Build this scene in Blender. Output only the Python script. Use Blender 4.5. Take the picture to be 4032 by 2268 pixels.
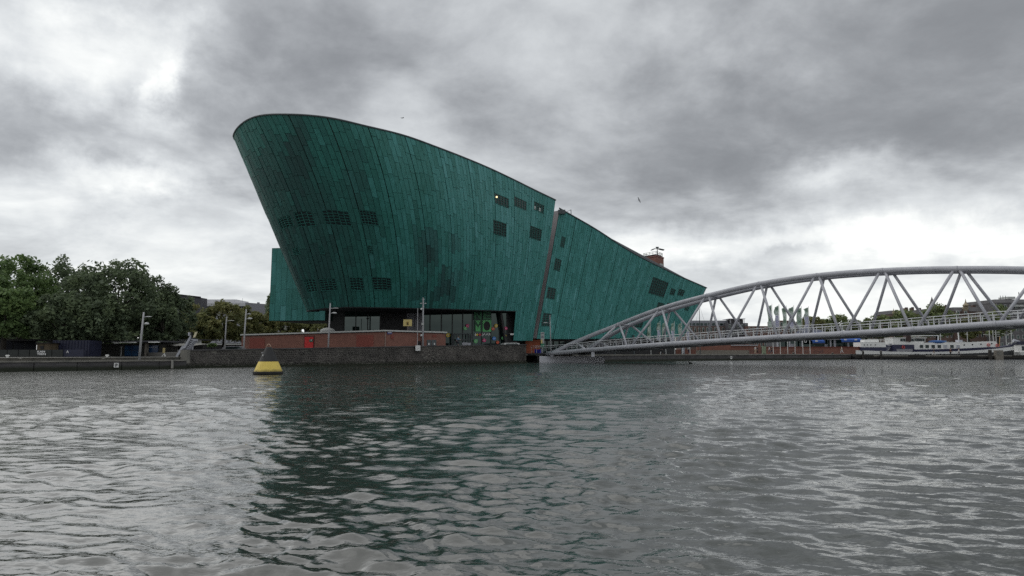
import bpy, bmesh, math, random
import numpy as np
from mathutils import Vector, Matrix

for o in list(bpy.data.objects):
    bpy.data.objects.remove(o)
SC = bpy.context.scene
COL = SC.collection
R = math.radians
rng = random.Random(7)
nrg = np.random.RandomState(11)

# ------------------------------------------------------------------ camera
F, CX, CY, YH, CAMZ = 2900.0, 2016.0, 1134.0, 1388.0, 1.6
PITCH = math.atan((YH - CY) / F)
cam_d = bpy.data.cameras.new('camera')
cam = bpy.data.objects.new('camera', cam_d)
COL.objects.link(cam)
cam_d.sensor_width = 36.0
cam_d.lens = 36.0 * F / 4032.0
cam_d.clip_start = 0.2
cam_d.clip_end = 8000
cam.location = (0, 0, CAMZ)
cam.rotation_euler = (R(90) + PITCH, 0, 0)
SC.camera = cam

# ------------------------------------------------------------------ sky
SUN_AZ, SUN_EL = R(-62), R(50)          # azimuth from +Y towards +X
world = bpy.data.worlds.new('World')
SC.world = world
world.use_nodes = True
wn, wl = world.node_tree.nodes, world.node_tree.links
wn.clear()

def wmath(op, a, b=None, c=None, clamp=False):
    n = wn.new('ShaderNodeMath'); n.operation = op; n.use_clamp = clamp
    for i, v in enumerate((a, b, c)):
        if v is None: continue
        if isinstance(v, (int, float)): n.inputs[i].default_value = v
        else: wl.new(v, n.inputs[i])
    return n.outputs[0]

def wnoise(vec, scale, detail, rough, dist=0.0):
    n = wn.new('ShaderNodeTexNoise')
    n.inputs['Scale'].default_value = scale; n.inputs['Detail'].default_value = detail
    n.inputs['Roughness'].default_value = rough; n.inputs['Distortion'].default_value = dist
    wl.new(vec, n.inputs['Vector'])
    return n

tc = wn.new('ShaderNodeTexCoord')
nor = wn.new('ShaderNodeVectorMath'); nor.operation = 'NORMALIZE'
wl.new(tc.outputs['Generated'], nor.inputs[0])
sep = wn.new('ShaderNodeSeparateXYZ'); wl.new(nor.outputs[0], sep.inputs[0])
dx, dy, dz = sep.outputs
zc = wmath('MAXIMUM', dz, 0.0)
den = wmath('ADD', zc, 0.24)
comb = wn.new('ShaderNodeCombineXYZ')
wl.new(wmath('DIVIDE', dx, den), comb.inputs[0])
wl.new(wmath('DIVIDE', dy, den), comb.inputs[1])
cv = comb.outputs[0]
n1 = wnoise(cv, 1.05, 7.0, 0.56, 0.3).outputs['Fac']
n2 = wnoise(cv, 3.1, 9.0, 0.62, 0.25).outputs['Fac']
nw = wnoise(nor.outputs[0], 6.0, 7.0, 0.6)
nws = wn.new('ShaderNodeSeparateXYZ'); wl.new(nw.outputs['Color'], nws.inputs[0])
az0 = wmath('ARCTAN2', dx, dy)
el0 = wmath('ARCSINE', dz)
az = wmath('ADD', az0, wmath('MULTIPLY', wmath('SUBTRACT', nws.outputs[0], 0.5), 0.34))
el = wmath('ADD', el0, wmath('MULTIPLY', wmath('SUBTRACT', nws.outputs[1], 0.5), 0.17))

def blob(px, py, sx, sy, amp, tilt=0.0):
    a0 = math.atan((px - CX) / F); e0 = math.atan((YH - py) / F * math.cos(a0))
    da = wmath('DIVIDE', wmath('SUBTRACT', az, a0), sx / F)
    de = wmath('DIVIDE', wmath('SUBTRACT', wmath('SUBTRACT', el, e0), wmath('MULTIPLY', wmath('SUBTRACT', az, a0), tilt)), sy / F)
    q = wmath('ADD', wmath('MULTIPLY', da, da), wmath('MULTIPLY', de, de))
    return wmath('MULTIPLY', wmath('EXPONENT', wmath('MULTIPLY', q, -1.0)), amp)

BLOBS = [  # bright gaps and dark cloud masses of this sky
    (120, 130, 430, 190, 0.44), (560, 300, 75, 130, 0.26), (430, 660, 230, 75, 0.28),
    (120, 760, 420, 110, 0.14), (250, 470, 330, 120, -0.06), (700, 480, 200, 300, 0.02),
    (1600, 280, 800, 230, -0.04), (3300, 540, 750, 190, -0.06, -0.12), (2950, 700, 420, 110, -0.08),
    (3980, 160, 380, 260, -0.05), (3450, 945, 800, 70, 0.22), (2600, 1005, 380, 80, 0.12),
    (3350, 640, 260, 60, 0.17), (850, 800, 300, 110, -0.12), (2700, 120, 400, 160, 0.05),
    (1500, 130, 350, 160, -0.05), (3000, 1010, 200, 25, -0.13)]
field = None
for b in BLOBS:
    o = blob(*b)
    field = o if field is None else wmath('ADD', field, o)
# brightening towards the horizon, all round
hq = wmath('MULTIPLY', zc, 5.5)
hz = wmath('EXPONENT', wmath('MULTIPLY', wmath('MULTIPLY', hq, hq), -1.0))
# overcast: lighter again towards the zenith, above the frame, all round
zen = wmath('MULTIPLY', wmath('MAXIMUM', wmath('SUBTRACT', zc, 0.45), 0.0), 0.20)
base = wmath('ADD', wmath('ADD', 0.325, wmath('MULTIPLY', hz, 0.25)), zen)
mr = wn.new('ShaderNodeMapRange'); mr.interpolation_type = 'SMOOTHSTEP'
mr.inputs['From Min'].default_value = 0.40; mr.inputs['From Max'].default_value = 0.62
wl.new(n1, mr.inputs['Value'])
nz = wmath('ADD', wmath('MULTIPLY', wmath('SUBTRACT', mr.outputs[0], 0.45), 0.19), wmath('ADD', wmath('MULTIPLY', wmath('SUBTRACT', n1, 0.5), 0.20), wmath('MULTIPLY', wmath('SUBTRACT', n2, 0.5), 0.40)))
lum = wmath('ADD', wmath('ADD', base, field), nz)
lum = wmath('SMOOTH_MAX', lum, 0.17, 0.16)
lum = wmath('SMOOTH_MIN', lum, 1.25, 0.2)
# colour: dark cloud is cool violet grey, bright gaps are neutral to warm
ramp = wn.new('ShaderNodeValToRGB')
ramp.color_ramp.elements[0].position = 0.15; ramp.color_ramp.elements[0].color = (0.95, 0.99, 1.05, 1)
ramp.color_ramp.elements[1].position = 0.85; ramp.color_ramp.elements[1].color = (1.0, 1.0, 0.95, 1)
e = ramp.color_ramp.elements.new(0.5); e.color = (0.965, 1.0, 1.02, 1)
wl.new(lum, ramp.inputs[0])
vs = wn.new('ShaderNodeVectorMath'); vs.operation = 'SCALE'
wl.new(ramp.outputs[0], vs.inputs[0]); wl.new(wmath('MULTIPLY', lum, 10.0), vs.inputs['Scale'])
sky = wn.new('ShaderNodeTexSky'); sky.sky_type = 'NISHITA'; sky.sun_disc = False
sky.sun_elevation = SUN_EL; sky.sun_rotation = SUN_AZ
mixw = wn.new('ShaderNodeMix'); mixw.data_type = 'RGBA'
mixw.inputs['Factor'].default_value = 0.97
wl.new(sky.outputs[0], mixw.inputs[6]); wl.new(vs.outputs[0], mixw.inputs[7])
bg = wn.new('ShaderNodeBackground'); bg.inputs['Strength'].default_value = 0.1
wl.new(mixw.outputs[2], bg.inputs['Color'])
wo = wn.new('ShaderNodeOutputWorld'); wl.new(bg.outputs[0], wo.inputs['Surface'])

sun_d = bpy.data.lights.new('sun', 'SUN'); sun = bpy.data.objects.new('sun', sun_d); COL.objects.link(sun)
sun_d.energy = 0.6; sun_d.angle = R(90); sun_d.color = (1.0, 0.97, 0.93)
sdir = Vector((math.sin(SUN_AZ) * math.cos(SUN_EL), math.cos(SUN_AZ) * math.cos(SUN_EL), math.sin(SUN_EL)))
sun.rotation_euler = sdir.to_track_quat('Z', 'Y').to_euler()

SC.view_settings.view_transform = 'Standard'
SC.view_settings.look = 'None'
SC.view_settings.exposure = 0.58
SC.view_settings.gamma = 1.0
SC.view_settings.use_curve_mapping = False
SC.cycles.max_bounces = 5
SC.cycles.use_denoising = False

# ------------------------------------------------------------------ pixel helpers (surveying the photograph)
CP, SP = math.cos(PITCH), math.sin(PITCH)
def ray(px, py):
    x = (px - CX) / F; y = -(py - CY) / F
    return Vector((x, CP - y * SP, SP + y * CP))
def at(px, py, Y):
    d = ray(px, py); t = Y / d.y
    return Vector((d.x * t, Y, CAMZ + d.z * t))
def onz(px, py, z):
    d = ray(px, py); t = (z - CAMZ) / d.z
    return Vector((d.x * t, d.y * t, z))
def proj(p):
    v = Vector(p) - Vector((0, 0, CAMZ))
    fw = v.y * CP + v.z * SP; up = -v.y * SP + v.z * CP
    return (CX + F * v.x / fw, CY - F * up / fw)
def X_(px, Y): return at(px, YH, Y).x
def Z_(py, Y): return at(CX, py, Y).z

# ------------------------------------------------------------------ materials
MATS = {}
def mat(name, col, rough=0.7, metal=0.0, var=0.0, vscale=3.0, bump=0.0, bscale=20.0, spec=0.5, col2=None, streak=None, tide=None):
    if name in MATS: return MATS[name]
    m = bpy.data.materials.new(name); m.use_nodes = True
    n, l = m.node_tree.nodes, m.node_tree.links
    p = n['Principled BSDF']
    p.inputs['Roughness'].default_value = rough; p.inputs['Metallic'].default_value = metal
    p.inputs['Specular IOR Level'].default_value = spec
    c = tuple(col) + (1,)
    p.inputs['Base Color'].default_value = c
    if var or col2 or bump:
        t = n.new('ShaderNodeTexCoord')
    if var or col2:
        nz = n.new('ShaderNodeTexNoise'); nz.inputs['Scale'].default_value = vscale
        nz.inputs['Detail'].default_value = 6; nz.inputs['Roughness'].default_value = 0.62
        if streak:
            mp = n.new('ShaderNodeMapping'); mp.inputs['Scale'].default_value = streak
            l.new(t.outputs['Object'], mp.inputs[0]); l.new(mp.outputs[0], nz.inputs['Vector'])
        else:
            l.new(t.outputs['Object'], nz.inputs['Vector'])
        r = n.new('ShaderNodeValToRGB')
        if col2:
            a, b = col, col2
        else:
            a = [x * (1 - var) for x in col]; b = [min(1, x * (1 + var)) for x in col]
        r.color_ramp.elements[0].position = 0.33; r.color_ramp.elements[0].color = tuple(a) + (1,)
        r.color_ramp.elements[1].position = 0.68; r.color_ramp.elements[1].color = tuple(b) + (1,)
        l.new(nz.outputs['Fac'], r.inputs[0]); l.new(r.outputs[0], p.inputs['Base Color'])
    if tide:      # algae and wet grime up to the high water mark (world height)
        g = n.new('ShaderNodeNewGeometry'); sp = n.new('ShaderNodeSeparateXYZ'); l.new(g.outputs['Position'], sp.inputs[0])
        k = n.new('ShaderNodeMath'); k.operation = 'MULTIPLY_ADD'; l.new(nz.outputs['Fac'], k.inputs[0]); k.inputs[1].default_value = -0.5; l.new(sp.outputs[2], k.inputs[2])
        mr_ = n.new('ShaderNodeMapRange'); mr_.inputs['From Min'].default_value = tide - 0.06; mr_.inputs['From Max'].default_value = tide - 0.34; l.new(k.outputs[0], mr_.inputs['Value'])
        mx = n.new('ShaderNodeMix'); mx.data_type = 'RGBA'; l.new(mr_.outputs[0], mx.inputs['Factor']); l.new(r.outputs[0], mx.inputs[6]); mx.inputs[7].default_value = (0.018, 0.023, 0.012, 1)
        l.new(mx.outputs[2], p.inputs['Base Color'])
    if bump:
        nb = n.new('ShaderNodeTexNoise'); nb.inputs['Scale'].default_value = bscale; nb.inputs['Detail'].default_value = 5
        l.new(t.outputs['Object'], nb.inputs['Vector'])
        bp = n.new('ShaderNodeBump'); bp.inputs['Strength'].default_value = bump; bp.inputs['Distance'].default_value = 0.05
        l.new(nb.outputs['Fac'], bp.inputs['Height']); l.new(bp.outputs[0], p.inputs['Normal'])
    MATS[name] = m
    return m

# verdigris copper: tint and stain, with painted light and shade, are attributes of each sheet
def copper_mat():
    m = bpy.data.materials.new('verdigris copper'); m.use_nodes = True
    n, l = m.node_tree.nodes, m.node_tree.links
    p = n['Principled BSDF']
    a = n.new('ShaderNodeAttribute'); a.attribute_name = 'tint'
    s = n.new('ShaderNodeAttribute'); s.attribute_name = 'stain_shade'
    r = n.new('ShaderNodeValToRGB')
    els = r.color_ramp.elements
    els[0].position = 0.0; els[0].color = (0.026, 0.111, 0.102, 1)
    els[1].position = 1.0; els[1].color = (0.133, 0.399, 0.395, 1)
    e = els.new(0.35); e.color = (0.035, 0.181, 0.151, 1)
    e = els.new(0.7); e.color = (0.069, 0.286, 0.264, 1)
    t = n.new('ShaderNodeTexCoord')
    mp = n.new('ShaderNodeMapping'); mp.inputs['Scale'].default_value = (1.6, 1.6, 0.22)
    l.new(t.outputs['Object'], mp.inputs[0])
    nz = n.new('ShaderNodeTexNoise'); nz.inputs['Scale'].default_value = 1.6; nz.inputs['Detail'].default_value = 8; nz.inputs['Roughness'].default_value = 0.68
    l.new(mp.outputs[0], nz.inputs['Vector'])
    ma = n.new('ShaderNodeMath'); ma.operation = 'MULTIPLY_ADD'
    l.new(nz.outputs['Fac'], ma.inputs[0]); ma.inputs[1].default_value = 0.8
    sb = n.new('ShaderNodeMath'); sb.operation = 'SUBTRACT'; l.new(a.outputs['Fac'], sb.inputs[0]); sb.inputs[1].default_value = 0.40
    l.new(sb.outputs[0], ma.inputs[2])
    l.new(ma.outputs[0], r.inputs[0])
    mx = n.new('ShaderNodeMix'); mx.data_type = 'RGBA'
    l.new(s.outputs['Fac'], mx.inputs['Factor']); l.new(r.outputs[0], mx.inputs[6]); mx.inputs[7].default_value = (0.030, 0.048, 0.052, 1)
    l.new(mx.outputs[2], p.inputs['Base Color'])
    p.inputs['Roughness'].default_value = 0.52
    p.inputs['Specular IOR Level'].default_value = 0.32
    return m
M_COPPER = copper_mat()
M_SEAM = mat('dark copper seam', (0.010, 0.034, 0.029), 0.7, var=0.3)
M_TRIM = mat('dark grey metal trim', (0.07, 0.085, 0.09), 0.5, var=0.2)
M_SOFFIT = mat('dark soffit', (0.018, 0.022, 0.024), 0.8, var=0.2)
M_GLASS = mat('dark window glass', (0.008, 0.018, 0.017), 0.02, spec=0.55)
MATS['dark window glass'].node_tree.nodes['Principled BSDF'].inputs['Specular Tint'].default_value = (0.78, 0.97, 0.93, 1)
M_GLASSL = mat('bright reflecting glass', (0.012, 0.024, 0.022), 0.02, spec=0.55)
MATS['bright reflecting glass'].node_tree.nodes['Principled BSDF'].inputs['Specular Tint'].default_value = (0.85, 1.0, 0.96, 1)
MATS['bright reflecting glass'].node_tree.nodes['Principled BSDF'].inputs['IOR'].default_value = 1.65
M_WINDARK = mat('recessed louvre glass', (0.014, 0.028, 0.030), 0.25, spec=0.35)
M_MULLION = mat('black mullion', (0.012, 0.013, 0.014), 0.45)
M_BRIDGE = mat('grey bridge paint', (0.40, 0.405, 0.44), 0.4, vscale=0.9, col2=(0.50, 0.502, 0.535))
M_RAIL = mat('pale galvanised rail', (0.78, 0.79, 0.80), 0.4, var=0.1)
M_DECK = mat('bridge deck', (0.10, 0.10, 0.11), 0.8, var=0.2)
M_PIER = mat('pale concrete pier', (0.58, 0.58, 0.62), 0.7, var=0.12, vscale=0.7, bump=0.1)
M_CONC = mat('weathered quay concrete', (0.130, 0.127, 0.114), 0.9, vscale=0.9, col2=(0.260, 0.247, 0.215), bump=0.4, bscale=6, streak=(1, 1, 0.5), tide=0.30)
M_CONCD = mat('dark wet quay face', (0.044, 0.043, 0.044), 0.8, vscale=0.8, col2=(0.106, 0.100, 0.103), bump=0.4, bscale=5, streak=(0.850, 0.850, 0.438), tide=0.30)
M_COPING = mat('pale coping', (0.34, 0.33, 0.30), 0.8, var=0.15)
M_BASALT = mat('dark basalt stone', (0.044, 0.041, 0.039), 0.75, vscale=0.5, col2=(0.144, 0.130, 0.120), bump=0.6, bscale=9, tide=0.30)
M_MORTAR = mat('lime mortar', (0.045, 0.043, 0.040), 0.95, vscale=0.22, col2=(0.25, 0.24, 0.21))
M_MORTARD = mat('brown mortar', (0.075, 0.070, 0.064), 0.95, vscale=0.5, col2=(0.15, 0.14, 0.13))
M_PAVE = mat('paving', (0.13, 0.125, 0.115), 0.9, var=0.2, vscale=0.6)
M_BRICKR = mat('red brown painted brick', (0.223, 0.101, 0.076), 0.85, var=0.14, vscale=1.4, bump=0.15, bscale=30)
M_BRICKP = mat('deep red panel', (0.228, 0.062, 0.046), 0.8, var=0.1)
M_BRICKO = mat('orange brick', (0.30, 0.085, 0.040), 0.85, var=0.2, vscale=3)
M_REDD = mat('bright red door', (0.55, 0.03, 0.03), 0.5, var=0.2, vscale=5)
M_WHITE = mat('white paint', (0.74, 0.74, 0.72), 0.5, var=0.06)
M_OFFWHITE = mat('off white render', (0.52, 0.53, 0.51), 0.7, var=0.1)
M_GREYP = mat('mid grey panel', (0.228, 0.228, 0.252), 0.6, var=0.1)
M_LGREY = mat('pale grey cladding', (0.42, 0.43, 0.47), 0.6, var=0.1)
M_DGREY = mat('dark slate grey', (0.065, 0.066, 0.075), 0.7, var=0.2)
M_BLACK = mat('black', (0.012, 0.012, 0.014), 0.6, var=0.2)
M_POLE = mat('galvanised pole', (0.40, 0.40, 0.41), 0.5, var=0.12)
M_LAMPH = mat('lamp head grey', (0.62, 0.63, 0.63), 0.4)
M_NAVY = mat('navy blue paint', (0.018, 0.021, 0.048), 0.5, var=0.15)
M_BLUE = mat('bright blue awning', (0.020, 0.085, 0.34), 0.7, var=0.15)
M_YELLOW = mat('buoy yellow', (0.70, 0.52, 0.10), 0.55, vscale=2.2, col2=(0.82, 0.63, 0.13), streak=(1, 1, 0.4), tide=0.22)
M_BUOYK = mat('buoy black', (0.017, 0.017, 0.018), 0.6, var=0.35, vscale=2.5)
M_SIGNY = mat('pale yellow sign', (0.68, 0.55, 0.22), 0.6)
M_PAINTG = mat('letter green', (0.14, 0.55, 0.19), 0.5)
M_PAINTGD = mat('letter dark green', (0.016, 0.075, 0.042), 0.5)
M_LETTER = mat('white lettering', (0.78, 0.78, 0.78), 0.5)
M_DARKLET = mat('black lettering', (0.02, 0.02, 0.025), 0.5)
M_PURPLE = mat('violet lettering', (0.14, 0.12, 0.42), 0.6)
M_FLAGW = mat('white flag cloth', (0.770, 0.781, 0.803), 0.8, var=0.08)
M_FLAGG = mat('green flag cloth', (0.450, 0.550, 0.463), 0.8, var=0.25, vscale=2)
M_BROWNB = mat('brown brick facade', (0.121, 0.081, 0.068), 0.85, var=0.2, vscale=0.4)
M_ROOFS = mat('slate roof', (0.119, 0.115, 0.119), 0.75, var=0.2, vscale=0.4)
M_STONEC = mat('sandstone trim', (0.34, 0.29, 0.20), 0.8, var=0.2)
M_BARK = mat('bark', (0.035, 0.030, 0.024), 0.9, var=0.3, vscale=4, bump=0.5)
M_SKIN = mat('skin', (0.45, 0.28, 0.21), 0.6)
M_HAIR = mat('dark hair', (0.03, 0.022, 0.016), 0.6)
M_BEIGE = mat('beige concrete', (0.22, 0.20, 0.17), 0.85, var=0.15)
M_SLITW = mat('pinkish grey rendered wall', (0.25, 0.235, 0.24), 0.7, var=0.08, vscale=0.4)
M_TIMBER = mat('dark wet timber', (0.035, 0.032, 0.028), 0.85, var=0.3, vscale=3)
M_TENT = mat('slate blue tent cloth', (0.10, 0.11, 0.15), 0.8, var=0.15)

def leaf_mat(name, c1, c2, c3):
    m = bpy.data.materials.new(name); m.use_nodes = True
    n, l = m.node_tree.nodes, m.node_tree.links
    p = n['Principled BSDF']; p.inputs['Roughness'].default_value = 0.6; p.inputs['Specular IOR Level'].default_value = 0.25
    g = n.new('ShaderNodeNewGeometry')
    t = n.new('ShaderNodeTexCoord')
    nz = n.new('ShaderNodeTexNoise'); nz.inputs['Scale'].default_value = 0.45; nz.inputs['Detail'].default_value = 4
    l.new(t.outputs['Object'], nz.inputs['Vector'])
    ad = n.new('ShaderNodeMath'); ad.operation = 'MULTIPLY_ADD'
    l.new(g.outputs['Random Per Island'], ad.inputs[0]); ad.inputs[1].default_value = 0.5
    s2 = n.new('ShaderNodeMath'); s2.operation = 'MULTIPLY_ADD'; l.new(nz.outputs['Fac'], s2.inputs[0]); s2.inputs[1].default_value = 1.6; s2.inputs[2].default_value = -0.55
    l.new(s2.outputs[0], ad.inputs[2])
    r = n.new('ShaderNodeValToRGB'); els = r.color_ramp.elements
    els[0].position = 0.15; els[0].color = tuple(c1) + (1,)
    els[1].position = 0.95; els[1].color = tuple(c3) + (1,)
    e = els.new(0.55); e.color = tuple(c2) + (1,)
    l.new(ad.outputs[0], r.inputs[0]); l.new(r.outputs[0], p.inputs['Base Color'])
    tr = n.new('ShaderNodeBsdfTranslucent'); l.new(r.outputs[0], tr.inputs['Color'])
    mx = n.new('ShaderNodeMixShader'); mx.inputs[0].default_value = 0.35
    l.new(p.outputs[0], mx.inputs[1]); l.new(tr.outputs[0], mx.inputs[2])
    l.new(mx.outputs[0], n['Material Output'].inputs['Surface'])
    return m
L_DARK = leaf_mat('dark leaves', (0.088, 0.117, 0.075), (0.155, 0.202, 0.117), (0.234, 0.294, 0.155))
L_MID = leaf_mat('bright green leaves', (0.094, 0.146, 0.061), (0.164, 0.247, 0.094), (0.247, 0.338, 0.122))
L_OLIVE = leaf_mat('olive yellowing leaves', (0.121, 0.142, 0.061), (0.234, 0.243, 0.101), (0.344, 0.313, 0.126))
L_FAR = leaf_mat('far leaves', (0.132, 0.173, 0.085), (0.223, 0.274, 0.121), (0.313, 0.344, 0.151))

# ------------------------------------------------------------------ objects
def link(o, parent=None):
    COL.objects.link(o)
    if parent is not None:
        o.parent = parent
    return o
def tag(o, label=None, cat=None, group=None, kind=None):
    if label: o['label'] = label
    if cat: o['category'] = cat
    if group: o['group'] = group
    if kind: o['kind'] = kind
    return o
def thing(name, label, cat, loc=(0, 0, 0), group=None, rz=0.0):
    o = bpy.data.objects.new(name, None); COL.objects.link(o)
    o.location = loc; o.rotation_euler = (0, 0, rz); o.empty_display_size = 0.3
    return tag(o, label, cat, group)
def copy_tree(o, parent=None):
    c = o.copy(); COL.objects.link(c)
    if parent is not None: c.parent = parent
    for ch in list(o.children): copy_tree(ch, c)
    return c

class MB:
    """collects faces; world coordinates unless the parent has a location (then pass org)"""
    def __init__(s): s.v = []; s.f = []; s.m = []; s.mi = 0
    def add(s, vs, fs):
        b = len(s.v); s.v += [tuple(x) for x in vs]
        for f in fs: s.f.append(tuple(b + i for i in f)); s.m.append(s.mi)
        return s
    def box(s, x0, y0, z0, x1, y1, z1):
        if x0 > x1: x0, x1 = x1, x0
        if y0 > y1: y0, y1 = y1, y0
        if z0 > z1: z0, z1 = z1, z0
        return s.add([(x0, y0, z0), (x1, y0, z0), (x1, y1, z0), (x0, y1, z0), (x0, y0, z1), (x1, y0, z1), (x1, y1, z1), (x0, y1, z1)],
                     [(0, 3, 2, 1), (4, 5, 6, 7), (0, 1, 5, 4), (1, 2, 6, 5), (2, 3, 7, 6), (3, 0, 4, 7)])
    def hexa(s, p):   # 8 points, bottom ccw then top ccw
        return s.add(p, [(0, 3, 2, 1), (4, 5, 6, 7), (0, 1, 5, 4), (1, 2, 6, 5), (2, 3, 7, 6), (3, 0, 4, 7)])
    def wall(s, a, b, z0, z1, th, z0b=None, z1b=None):   # vertical slab from a to b (xy), thickness to the left of a->b
        a = Vector(a[:2]); b = Vector(b[:2]); d = (b - a).normalized(); n = Vector((-d.y, d.x)) * th
        z0b = z0 if z0b is None else z0b; z1b = z1 if z1b is None else z1b
        return s.hexa([(a.x, a.y, z0), (b.x, b.y, z0b), (b.x + n.x, b.y + n.y, z0b), (a.x + n.x, a.y + n.y, z0),
                       (a.x, a.y, z1), (b.x, b.y, z1b), (b.x + n.x, b.y + n.y, z1b), (a.x + n.x, a.y + n.y, z1)])
    def prism(s, poly, z0, z1):
        n = len(poly); 
        if not isinstance(z1, (list, tuple)): z1 = [z1] * n
        vs = [(p[0], p[1], z0) for p in poly] + [(p[0], p[1], z1[i]) for i, p in enumerate(poly)]
        fs = [tuple(range(n - 1, -1, -1)), tuple(range(n, 2 * n))] + [(i, (i + 1) % n, n + (i + 1) % n, n + i) for i in range(n)]
        return s.add(vs, fs)
    def tube(s, pts, r, n=8, caps=True):
        pts = [Vector(p) for p in pts]; k = len(pts)
        rr = r if isinstance(r, (list, tuple)) else [r] * k
        vs = []; prev = None
        for i, p in enumerate(pts):
            t = (pts[min(i + 1, k - 1)] - pts[max(i - 1, 0)]).normalized()
            if prev is None:
                up = Vector((0, 0, 1)) if abs(t.z) < 0.9 else Vector((1, 0, 0))
                a = t.cross(up).normalized()
            else:
                a = (prev - t * prev.dot(t)).normalized()
            prev = a; b = t.cross(a)
            for j in range(n):
                th = 2 * math.pi * j / n
                vs.append(p + (a * math.cos(th) + b * math.sin(th)) * rr[i])
        fs = []
        for i in range(k - 1):
            for j in range(n):
                fs.append((i * n + j, i * n + (j + 1) % n, (i + 1) * n + (j + 1) % n, (i + 1) * n + j))
        if caps:
            fs.append(tuple(range(n - 1, -1, -1))); fs.append(tuple((k - 1) * n + j for j in range(n)))
        return s.add(vs, fs)
    def lathe(s, prof, n=24, org=(0, 0, 0)):
        vs = []; k = len(prof)
        for r, z in prof:
            for j in range(n):
                th = 2 * math.pi * j / n
                vs.append((org[0] + r * math.cos(th), org[1] + r * math.sin(th), org[2] + z))
        fs = []
        for i in range(k - 1):
            for j in range(n):
                fs.append((i * n + j, i * n + (j + 1) % n, (i + 1) * n + (j + 1) % n, (i + 1) * n + j))
        fs.append(tuple(range(n - 1, -1, -1))); fs.append(tuple((k - 1) * n + j for j in range(n)))
        return s.add(vs, fs)
    def ball(s, c, r, n=8, m=5, sq=(1, 1, 1)):
        prof = []
        vs = []
        for i in range(m + 1):
            ph = math.pi * i / m - math.pi / 2
            for j in range(n):
                th = 2 * math.pi * j / n
                vs.append((c[0] + r * sq[0] * math.cos(ph) * math.cos(th), c[1] + r * sq[1] * math.cos(ph) * math.sin(th), c[2] + r * sq[2] * math.sin(ph)))
        fs = []
        for i in range(m):
            for j in range(n):
                fs.append((i * n + j, i * n + (j + 1) % n, (i + 1) * n + (j + 1) % n, (i + 1) * n + j))
        return s.add(vs, fs)
    def build(s, name, mats, parent=None, smooth=False, attrs=None, bevel=0.0):
        me = bpy.data.meshes.new(name)
        off = parent_world(parent) if parent is not None else Vector((0, 0, 0))
        me.from_pydata([(x - off.x, y - off.y, z - off.z) for x, y, z in s.v], [], s.f)
        if not isinstance(mats, (list, tuple)): mats = [mats]
        for m in mats: me.materials.append(m)
        if len(mats) > 1: me.polygons.foreach_set('material_index', s.m)
        if smooth: me.polygons.foreach_set('use_smooth', [True] * len(s.f))
        if attrs:
            for k, vals in attrs.items():
                a = me.attributes.new(k, 'FLOAT', 'POINT'); a.data.foreach_set('value', vals)
        me.update()
        o = link(bpy.data.objects.new(name, me), parent)
        if bevel:
            b = o.modifiers.new('bevel', 'BEVEL'); b.width = bevel; b.segments = 2; b.limit_method = 'ANGLE'
        return o

def parent_world(p):
    v = Vector((0, 0, 0))
    while p is not None:
        v += p.location; p = p.parent
    return v

def np_mesh(name, verts, quads, mats, parent=None, smooth=False):
    me = bpy.data.meshes.new(name)
    me.vertices.add(len(verts)); me.vertices.foreach_set('co', np.ascontiguousarray(verts, dtype=np.float32).ravel())
    k = quads.shape[1]
    me.loops.add(quads.size); me.loops.foreach_set('vertex_index', np.ascontiguousarray(quads, dtype=np.int32).ravel())
    me.polygons.add(len(quads)); me.polygons.foreach_set('loop_start', np.arange(0, quads.size, k, dtype=np.int32))
    me.polygons.foreach_set('loop_total', np.full(len(quads), k, dtype=np.int32))
    if smooth: me.polygons.foreach_set('use_smooth', np.ones(len(quads), dtype=bool))
    for m in (mats if isinstance(mats, (list, tuple)) else [mats]): me.materials.append(m)
    me.update(calc_edges=True); me.validate()
    return link(bpy.data.objects.new(name, me), parent)

_txt = {}
def text_mesh(s, bold=0.0, ext=0.01):
    """lettering as a mesh: centred, unit cap height about 0.7, in the XZ plane facing -Y"""
    key = (s, bold, ext)
    if key in _txt: return _txt[key]
    cu = bpy.data.curves.new('lettering', 'FONT'); cu.body = s; cu.align_x = 'CENTER'; cu.align_y = 'CENTER'
    cu.extrude = ext; cu.offset = bold; cu.resolution_u = 3; cu.space_line = 0.85
    o = bpy.data.objects.new('lettering', cu); COL.objects.link(o)
    bpy.context.view_layer.update()
    me = bpy.data.meshes.new_from_object(o.evaluated_get(bpy.context.evaluated_depsgraph_get()))
    bpy.data.objects.remove(o)
    me.transform(Matrix.Rotation(R(90), 4, 'X'))
    _txt[key] = me
    return me
def lettering(s, m, c, w, h, parent, rz=0.0, roll=0.0, bold=0.0, name='lettering'):
    me = text_mesh(s, bold).copy()
    co = np.zeros(len(me.vertices) * 3, np.float32); me.vertices.foreach_get('co', co); co = co.reshape(-1, 3)
    lo, hi = co.min(0), co.max(0)
    co[:, 0] = (co[:, 0] - (lo[0] + hi[0]) / 2) * w / (hi[0] - lo[0])
    co[:, 2] = (co[:, 2] - (lo[2] + hi[2]) / 2) * h / (hi[2] - lo[2])
    me.vertices.foreach_set('co', co.ravel())
    me.transform(Matrix.Rotation(rz, 4, 'Z') @ Matrix.Rotation(roll, 4, 'Y'))
    me.materials.clear(); me.materials.append(m)
    o = link(bpy.data.objects.new(name, me), parent)
    o.location = Vector(c) - (parent_world(parent) if parent is not None else Vector((0, 0, 0)))
    return o
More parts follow.
